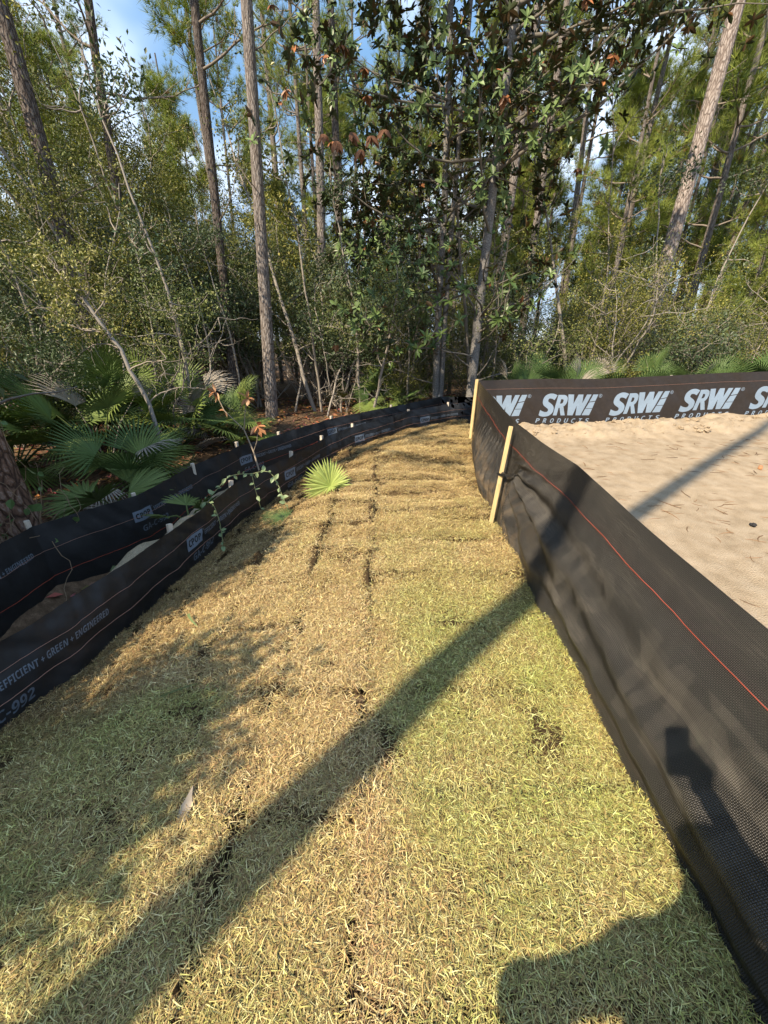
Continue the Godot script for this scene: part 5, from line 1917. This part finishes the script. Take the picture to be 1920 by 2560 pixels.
func details() -> void:
	rng.seed = 808
	# clods along the berm
	var pad: Node3D = get_node("sand_pad")
	var cm := []
	for k in 4:
		var m := clod(900 + k, 1.0)
		m.surface_set_material(0, M.sand)
		cm.append(m)
	for i in 150:
		var x := 2.2 + 5.4 * rng.randf()
		var z := back_z(x) + 0.1 + 0.5 * pow(rng.randf(), 1.6)
		var o := part("clod", cm[rng.randi() % 4], pad)
		var r := rf(0.008, 0.026) if i % 6 else rf(0.03, 0.06)
		o.transform = Transform3D(Basis(Vector3.UP, rf(0, TAU)) * Basis(Vector3.RIGHT, rf(-0.4, 0.4)), Vector3(x, ground(x, z) + 0.035 + r * 0.1, z)).scaled_local(Vector3(r, r * rf(0.7, 1.2), r * rf(0.7, 1.3)))
	# bits of pine straw and root on the sand
	var tw := []
	var tc := PackedColorArray()
	var mb := MB.new()
	mb.tube([Vector3(-0.5, 0.012, 0), Vector3(-0.2, 0.02, 0.05), Vector3(0.15, 0.018, 0.02), Vector3(0.5, 0.012, -0.1)], [0.018, 0.027, 0.025, 0.01], 4, lin(0.2, 0.125, 0.07))
	for i in 1700:
		var x := 1.3 + 7.5 * pow(rng.randf(), 0.8)
		var z := back_z(x) + 0.1 + 5.6 * rng.randf()
		if N1.get_noise_2d(x * 6.0, z * 6.0) < -0.1:
			continue
		var l := rf(0.05, 0.2)
		tw.append(Transform3D(Basis(Vector3.UP, rf(0, TAU)).scaled(Vector3(l, l * 0.8, l * rf(-1.5, 1.5))), Vector3(x, ground(x, z) + 0.004 + 0.012 * N1.get_noise_2d(x * 7.0, z * 7.0) + 0.007 * N1.get_noise_2d(x * 30.0, z * 30.0), z)))
		tc.append(shade(Color(1, 1, 1), rf(0.5, 1.5)))
	tag(scatter("pine_straw", mb.mesh(M.soft), tw, tc, self), "brown pine straw and root bits strewn over the sand", "straw")
	# leaf litter on the floor of the wood
	tw = []
	tc = PackedColorArray()
	mb = MB.new()
	mb.leaf(Vector3(-0.5, 0, 0), Vector3(1, 0.15, 0).normalized(), Vector3.UP, 1.0, 0.42, lin(0.3, 0.18, 0.1), 0.3)
	for i in 9000:
		var x := rf(-8.0, 4.0)
		var z := rf(-12.0, -2.6)
		var f := from_front(x, z)
		if f.x > -0.95:
			continue
		var l := rf(0.05, 0.14)
		tw.append(Transform3D((Basis(Vector3.UP, rf(0, TAU)) * Basis(Vector3.RIGHT, rf(-0.7, 0.7))).scaled(Vector3(l, l, l)), Vector3(x, ground(x, z) + 0.015, z)))
		tc.append(Color(rf(0.5, 1.3), rf(0.5, 1.1), rf(0.4, 1.1)))
	tag(scatter("leaf_litter", mb.mesh(M.dead), tw, tc, self), "brown fallen leaves under the trees behind the low fences", "leaf litter")
	# dead grey fans on the ground behind the rear low fence
	for q in [[-2.75, -4.6, 0.3], [-2.55, -5.0, 1.4], [-2.25, -5.6, 2.6], [-2.9, -5.3, 4.0], [-2.95, -4.0, 5.2]]:
		var o := thing("dead_frond", "grey dead palmetto frond lying among litter behind the rear low fence", "palm frond", Vector3(q[0], ground(q[0], q[1]) + 0.06, q[1]), "dead fronds behind the rear low fence")
		part("blade", fan_meshes[4], o).rotation = Vector3(rf(-0.3, 0.2), q[2], rf(-0.4, 0.4))
		var st := MB.new()
		st.tube(wander(Vector3.ZERO, Vector3(-sin(q[2]), -0.05, -cos(q[2])), 0.5, 4, 0.1, 0.0), taper(5, 0.006, 0.009), 5, lin(0.3, 0.27, 0.23))
		part("stalk", st.mesh(M.dead), o)
	# splinter of old board on the sod
	mb = MB.new()
	var out := [Vector2(-0.028, -0.08), Vector2(0.012, -0.09), Vector2(0.02, -0.02), Vector2(0.03, 0.015), Vector2(0.014, 0.05), Vector2(0.004, 0.1), Vector2(-0.014, 0.045), Vector2(-0.03, 0.01)]
	for i in range(1, 7):
		mb.tri(Vector3(out[0].x, 0.012, -out[0].y), Vector3(out[i + 1].x, 0.012, -out[i + 1].y), Vector3(out[i].x, 0.012, -out[i].y), lin(0.36, 0.3, 0.23))
	for i in 8:
		var a: Vector2 = out[i]
		var b: Vector2 = out[(i + 1) % 8]
		mb.tri(Vector3(a.x, 0.012, -a.y), Vector3(b.x, 0.012, -b.y), Vector3(a.x, -0.008, -a.y), lin(0.25, 0.2, 0.15))
		mb.tri(Vector3(b.x, 0.012, -b.y), Vector3(b.x, -0.008, -b.y), Vector3(a.x, -0.008, -a.y), lin(0.25, 0.2, 0.15))
	var chip := part("wood_splinter", mb.mesh(M.soft), self)
	chip.position = Vector3(-0.7, ground(-0.7, -0.82) + 0.035, -0.82)
	chip.rotation = Vector3(0.15, 0.1, 0.12)
	chip.scale = Vector3(0.75, 0.9, 0.75)
	tag(chip, "pale pointed splinter of old board lying on the sod", "wood scrap")
	# cut palm strips on the sod
	for q in [[-1.22, -1.96, 0.9, 0.2, "green palm leaf strip lying on the shaded sod below the low fence", 0.02], [-1.0, -1.36, -0.35, 0.17, "dull palm leaf strip lying on the sod nearer the camera than the green one", 0.012]]:
		mb = MB.new()
		var l: float = q[3]
		mb.ribbon([Vector3(-l * 0.5, 0.0, 0), Vector3(-l * 0.2, 0.012, 0.006), Vector3(l * 0.15, 0.014, 0.004), Vector3(l * 0.5, 0.0, -0.01)], q[5], 0.006, Vector3(0, 1, 0.25), lin(0.16, 0.21, 0.09) if q[5] > 0.015 else lin(0.12, 0.13, 0.05))
		var o := part("palm_strip", mb.mesh(M.palm), self)
		o.position = Vector3(q[0], ground(q[0], q[1]) + 0.05, q[1])
		o.rotation = Vector3(0, -q[2], 0.1)
		tag(o, q[4], "leaf")
	# a small darker seedling fan by the fence foot
	var fo := thing("palmetto_plant", "small blue green fan palm leaf flat on the shaded sod by the low fence", "palmetto", Vector3(-0.98, ground(-0.98, -3.5) + 0.03, -3.5))
	var fp := part("frond", fan_meshes[1], fo)
	fp.transform = Transform3D(Basis(Vector3.UP, -1.7) * Basis(Vector3.RIGHT, -0.15) * Basis.from_scale(Vector3.ONE * 0.5), Vector3.ZERO)
	# bits on the sand
	mb = MB.new()
	mb.box(Transform3D(Basis(Vector3.UP, 0.5), Vector3.ZERO), Vector3(0.09, 0.03, 0.04), lin(0.42, 0.2, 0.1), 0.008)
	var br := part("brick_piece", mb.mesh(M.soft), self)
	br.position = Vector3(4.5, ground(4.5, -4.43) + 0.02, -4.43)
	br.rotation = Vector3(0.1, 0.3, 0.08)
	tag(br, "small orange brown brick piece on the sand near the right edge", "brick")
	var lump := part("dark_lump", clod(950, 0.024), self)
	lump.mesh.surface_set_material(0, stdm(sr(0.03, 0.03, 0.032), 0.7, 0.3))
	lump.position = Vector3(3.3, ground(3.3, -3.1) + 0.02, -3.1)
	tag(lump, "small black lump on the sand below the brick piece", "stone")

	# vine over the front low fence: two arching shoots and a hanging one
	var vine := thing("vine", "pale leafed vine arching over the nearer low fence", "vine", Vector3(-1.45, 0.0, -3.6))
	var lm := MB.new()
	lm.broad(Vector3.ZERO, Vector3(0, 0, 1), Vector3.UP, 1.0, 0.62, lin(0.2, 0.27, 0.13), lin(0.42, 0.48, 0.36), 0.15)
	var vleaf := lm.mesh(M.small_leaf)
	var shoots := [[Vector3(-1.36, -0.28, -3.95), Vector3(-1.37, -0.1, -3.92), Vector3(-1.39, 0.1, -3.9), Vector3(-1.42, 0.24, -3.95)], [Vector3(-1.42, 0.24, -3.95), Vector3(-1.6, 0.25, -3.85), Vector3(-1.68, 0.18, -3.65), Vector3(-1.74, 0.1, -3.5)], [Vector3(-1.42, 0.24, -3.95), Vector3(-1.25, 0.25, -3.98), Vector3(-1.14, 0.14, -3.9), Vector3(-1.07, 0.02, -3.8), Vector3(-1.0, -0.1, -3.72), Vector3(-0.96, -0.14, -3.6)], [Vector3(-1.72, 0.15, -3.35), Vector3(-1.6, 0.17, -3.3), Vector3(-1.54, 0.06, -3.25), Vector3(-1.52, -0.08, -3.22), Vector3(-1.5, -0.2, -3.15)]]
	for sh in shoots:
		var c := Curve3D.new()
		c.bake_interval = 0.02
		for k in sh.size():
			var tg: Vector3 = (sh[mini(k + 1, sh.size() - 1)] - sh[maxi(k - 1, 0)]) * 0.2
			c.add_point(sh[k], -tg, tg)
		var bp := c.get_baked_points()
		var pts := []
		for k in bp.size():
			pts.append(bp[k] - vine.position)
		mb = MB.new()
		mb.tube(pts, taper(pts.size(), 0.0045, 0.003), 5, lin(0.22, 0.24, 0.12))
		part("shoot", mb.mesh(M.soft), vine)
		var step := 3
		for k in range(1, pts.size(), step):
			if sh == shoots[0] and k % 2:
				continue
			var o := part("leaf", vleaf, vine)
			var d := (rdir() + Vector3(0, 0.2, 0.3)).normalized()
			var x := (Vector3(0, 1, 0.6) + rdir() * 0.5).cross(d).normalized()
			o.transform = Transform3D(Basis(x, d.cross(x), d).scaled(Vector3.ONE * rf(0.045, 0.075)), pts[k])

	# dead sapling with brown leaves behind the rear low fence
	var sap := thing("dead_sapling", "leaning dead sapling with a few brown leaves between the low fences", "sapling", Vector3(-1.75, -0.15, -5.0))
	mb = MB.new()
	var stem := [Vector3(0.15, 0, 0.2), Vector3(0.02, 0.35, 0), Vector3(-0.1, 0.62, -0.1), Vector3(-0.36, 0.85, -0.2), Vector3(-0.46, 1.08, -0.25)]
	mb.tube(stem, [0.013, 0.011, 0.009, 0.007, 0.004], 6, lin(0.95, 0.85, 0.72))
	mb.tube([stem[2], Vector3(-0.06, 0.82, -0.1), Vector3(-0.0, 1.02, -0.1)], [0.008, 0.006, 0.003], 5, lin(0.95, 0.85, 0.72))
	mb.tube([stem[1], Vector3(0.1, 0.5, 0.05), Vector3(0.14, 0.7, 0.05)], [0.007, 0.005, 0.003], 5, lin(0.95, 0.85, 0.72))
	part("stem", mb.mesh(M.stem), sap)
	lm = MB.new()
	lm.broad(Vector3.ZERO, Vector3(0, 0, 1), Vector3.UP, 1.0, 0.42, lin(0.36, 0.17, 0.08), lin(0.4, 0.25, 0.15), 0.3)
	var dl := lm.mesh(M.dead)
	for tip in [stem[4], Vector3(-0.0, 1.02, -0.1), Vector3(0.14, 0.7, 0.05), stem[3]]:
		for k in (9 if tip != stem[3] else 3):
			var o := part("leaf", dl, sap)
			var d := (rdir() + Vector3(0, 0.3 if k % 2 else -0.8, 0)).normalized()
			var x := (Vector3.UP + rdir()).cross(d).normalized()
			o.transform = Transform3D(Basis(x, d.cross(x), d).scaled(Vector3.ONE * rf(0.09, 0.15)), tip)

	# creeper round the old pine at the left edge
	var cr := thing("creeper", "tangled thin creeper with round green leaves on the old pine at the left edge", "vine", Vector3(-3.3, -0.2, -3.2))
	lm = MB.new()
	lm.broad(Vector3.ZERO, Vector3(0, 0, 1), Vector3.UP, 1.0, 0.8, lin(0.09, 0.15, 0.05), lin(0.14, 0.18, 0.08), 0.1)
	var cl := lm.mesh(M.small_leaf)
	for i in 16:
		var p := Vector3(rf(-0.25, 0.25), rf(-0.1, 0.3), rf(0.0, 0.3))
		var w := wander(p, Vector3(rf(-0.3, 0.8), rf(0.3, 1.0), rf(-0.3, 0.3)), rf(0.6, 1.7), 14, 0.55, 0.03)
		mb = MB.new()
		mb.tube(w, taper(15, 0.004, 0.002), 4, lin(0.75, 0.6, 0.45))
		part("tendril", mb.mesh(M.stem), cr)
		for k in 3:
			var o := part("leaf", cl, cr)
			var d := (rdir() + Vector3(0, -0.2, 0.4)).normalized()
			var x := (Vector3(0, 0.4, 1) + rdir() * 0.6).cross(d).normalized()
			o.transform = Transform3D(Basis(x, d.cross(x), d).scaled(Vector3.ONE * rf(0.04, 0.09)), w[rng.randi() % 15])


# trees out of the picture on the left whose shade lies on the sod
func shade_trees() -> void:
	var p := make_pine("pine_tree", "slender pine behind the view whose long shadow crosses the sod and the sand", "", 151, 24.0, 0.118, Vector3.ZERO, 0.82, 14, 2.0, M.pine_bark, 14, 1.0, 0.5, 14, 0.0, Vector3(0.731, 0, 0.682))
	var d := Vector2(sin(deg_to_rad(43.0)), -cos(deg_to_rad(43.0)))
	p.position = Vector3(-3.61, 0.0, 2.73)
	for q in [[-6.1, -0.6, 152], [-6.4, 0.75, 153]]:
		var o := make_pine("pine_tree", "pine out of view on the left throwing a band of shade", "pines left of the view", q[2], 15.0, 0.19, Vector3.ZERO, 0.6, 18, 2.2, M.pine_bark, 10, 1.2, 0.5, 18, 0.04)
		o.position = Vector3(q[0], -0.2, q[1])
	var dark := [lin(0.05, 0.07, 0.022), lin(0.065, 0.085, 0.025)]
	var s := make_shrub("holly_shrub", "tall leafy evergreen out of view on the left that shades the low fences", "evergreens left of the view", 470, 3.9, 1.25, 6, 2000, 30, 0.075, dark, 0.36, 0.9, 0.36)
	var at := [Vector2(-4.85, 2.35), Vector2(-5.0, 1.3), Vector2(-5.15, 0.15), Vector2(-4.7, -0.9), Vector2(-4.3, -1.45), Vector2(-4.75, -2.1), Vector2(-5.6, -1.4), Vector2(-6.2, -2.4), Vector2(-6.0, 0.4)]
	for i in at.size():
		var o: Node3D = s if i == 0 else copy(s)
		o.position = Vector3(at[i].x, -0.2, at[i].y)
		o.rotation.y = i * 1.1
		var k: float = [0.95, 1.0, 1.0, 1.0, 0.98, 0.95, 1.05, 1.0, 1.0][i]
		o.scale = Vector3(k, k, k)


func _ready() -> void:
	# camera
	var cam := Camera3D.new()
	cam.name = "camera"
	cam.position = Vector3(0, 1.55, 0)
	cam.rotation_degrees = Vector3(-24.0, 0, 0)
	cam.fov = 106.0
	cam.near = 0.03
	cam.far = 2000.0
	cam.current = true
	add_child(cam)
	# sky
	var we := WorldEnvironment.new()
	we.name = "environment"
	var env := Environment.new()
	env.background_mode = Environment.BG_SKY
	var sky := Sky.new()
	var sm := ProceduralSkyMaterial.new()
	sm.sky_top_color = sr(0.125, 0.275, 0.5)
	sm.sky_horizon_color = sr(0.42, 0.52, 0.62)
	sm.sky_curve = 0.16
	sm.ground_bottom_color = sr(0.2, 0.17, 0.13)
	sm.ground_horizon_color = sr(0.35, 0.33, 0.3)
	var cw := 1024
	var ch := 512
	var cn := noise(1.6, FastNoiseLite.TYPE_SIMPLEX_SMOOTH, 6, 4)
	var cd := PackedByteArray()
	cd.resize(cw * ch * 4)
	for y in ch:
		var el := PI * (0.5 - (y + 0.5) / ch)
		for x in cw:
			var az := TAU * ((x + 0.5) / cw - 0.5)
			var i := (y * cw + x) * 4
			cd[i] = 255; cd[i + 1] = 255; cd[i + 2] = 255
			if el > 0.0:
				var dv := Vector3(sin(az) * cos(el), sin(el) * 1.8, -cos(az) * cos(el))
				var q := cn.get_noise_3dv(dv)
				cd[i + 3] = int(smoothstep(-0.24, 0.28, q) * 255.0)
	sm.sky_cover = ImageTexture.create_from_image(Image.create_from_data(cw, ch, false, Image.FORMAT_RGBA8, cd))
	sm.sky_cover_modulate = Color(0.66, 0.64, 0.62)
	sky.sky_material = sm
	env.sky = sky
	env.tonemap_mode = Environment.TONE_MAPPER_LINEAR
	env.tonemap_exposure = 1.8
	env.sdfgi_enabled = true
	env.ssao_enabled = true
	env.ssil_enabled = true
	we.environment = env
	add_child(we)
	# sun: behind the camera on the left, 44 degrees up
	var sun := DirectionalLight3D.new()
	sun.name = "sun"
	var az := deg_to_rad(43.0)
	var el := deg_to_rad(44.0)
	var dir := Vector3(sin(az) * cos(el), -sin(el), -cos(az) * cos(el))
	sun.basis = Basis.looking_at(dir, Vector3.UP)
	sun.light_color = Color(1.0, 0.93, 0.82)
	sun.light_energy = 1.6
	sun.light_angular_distance = 0.5
	sun.shadow_enabled = true
	add_child(sun)

	N1.seed = 3
	N1.frequency = 0.12
	N1.fractal_octaves = 3
	N2.seed = 17
	N2.frequency = 0.2
	N2.fractal_octaves = 2
	materials()
	fabrics()
	land()
	fences()
	sod()
	woods()
	shade_trees()
	photographer()
	details()
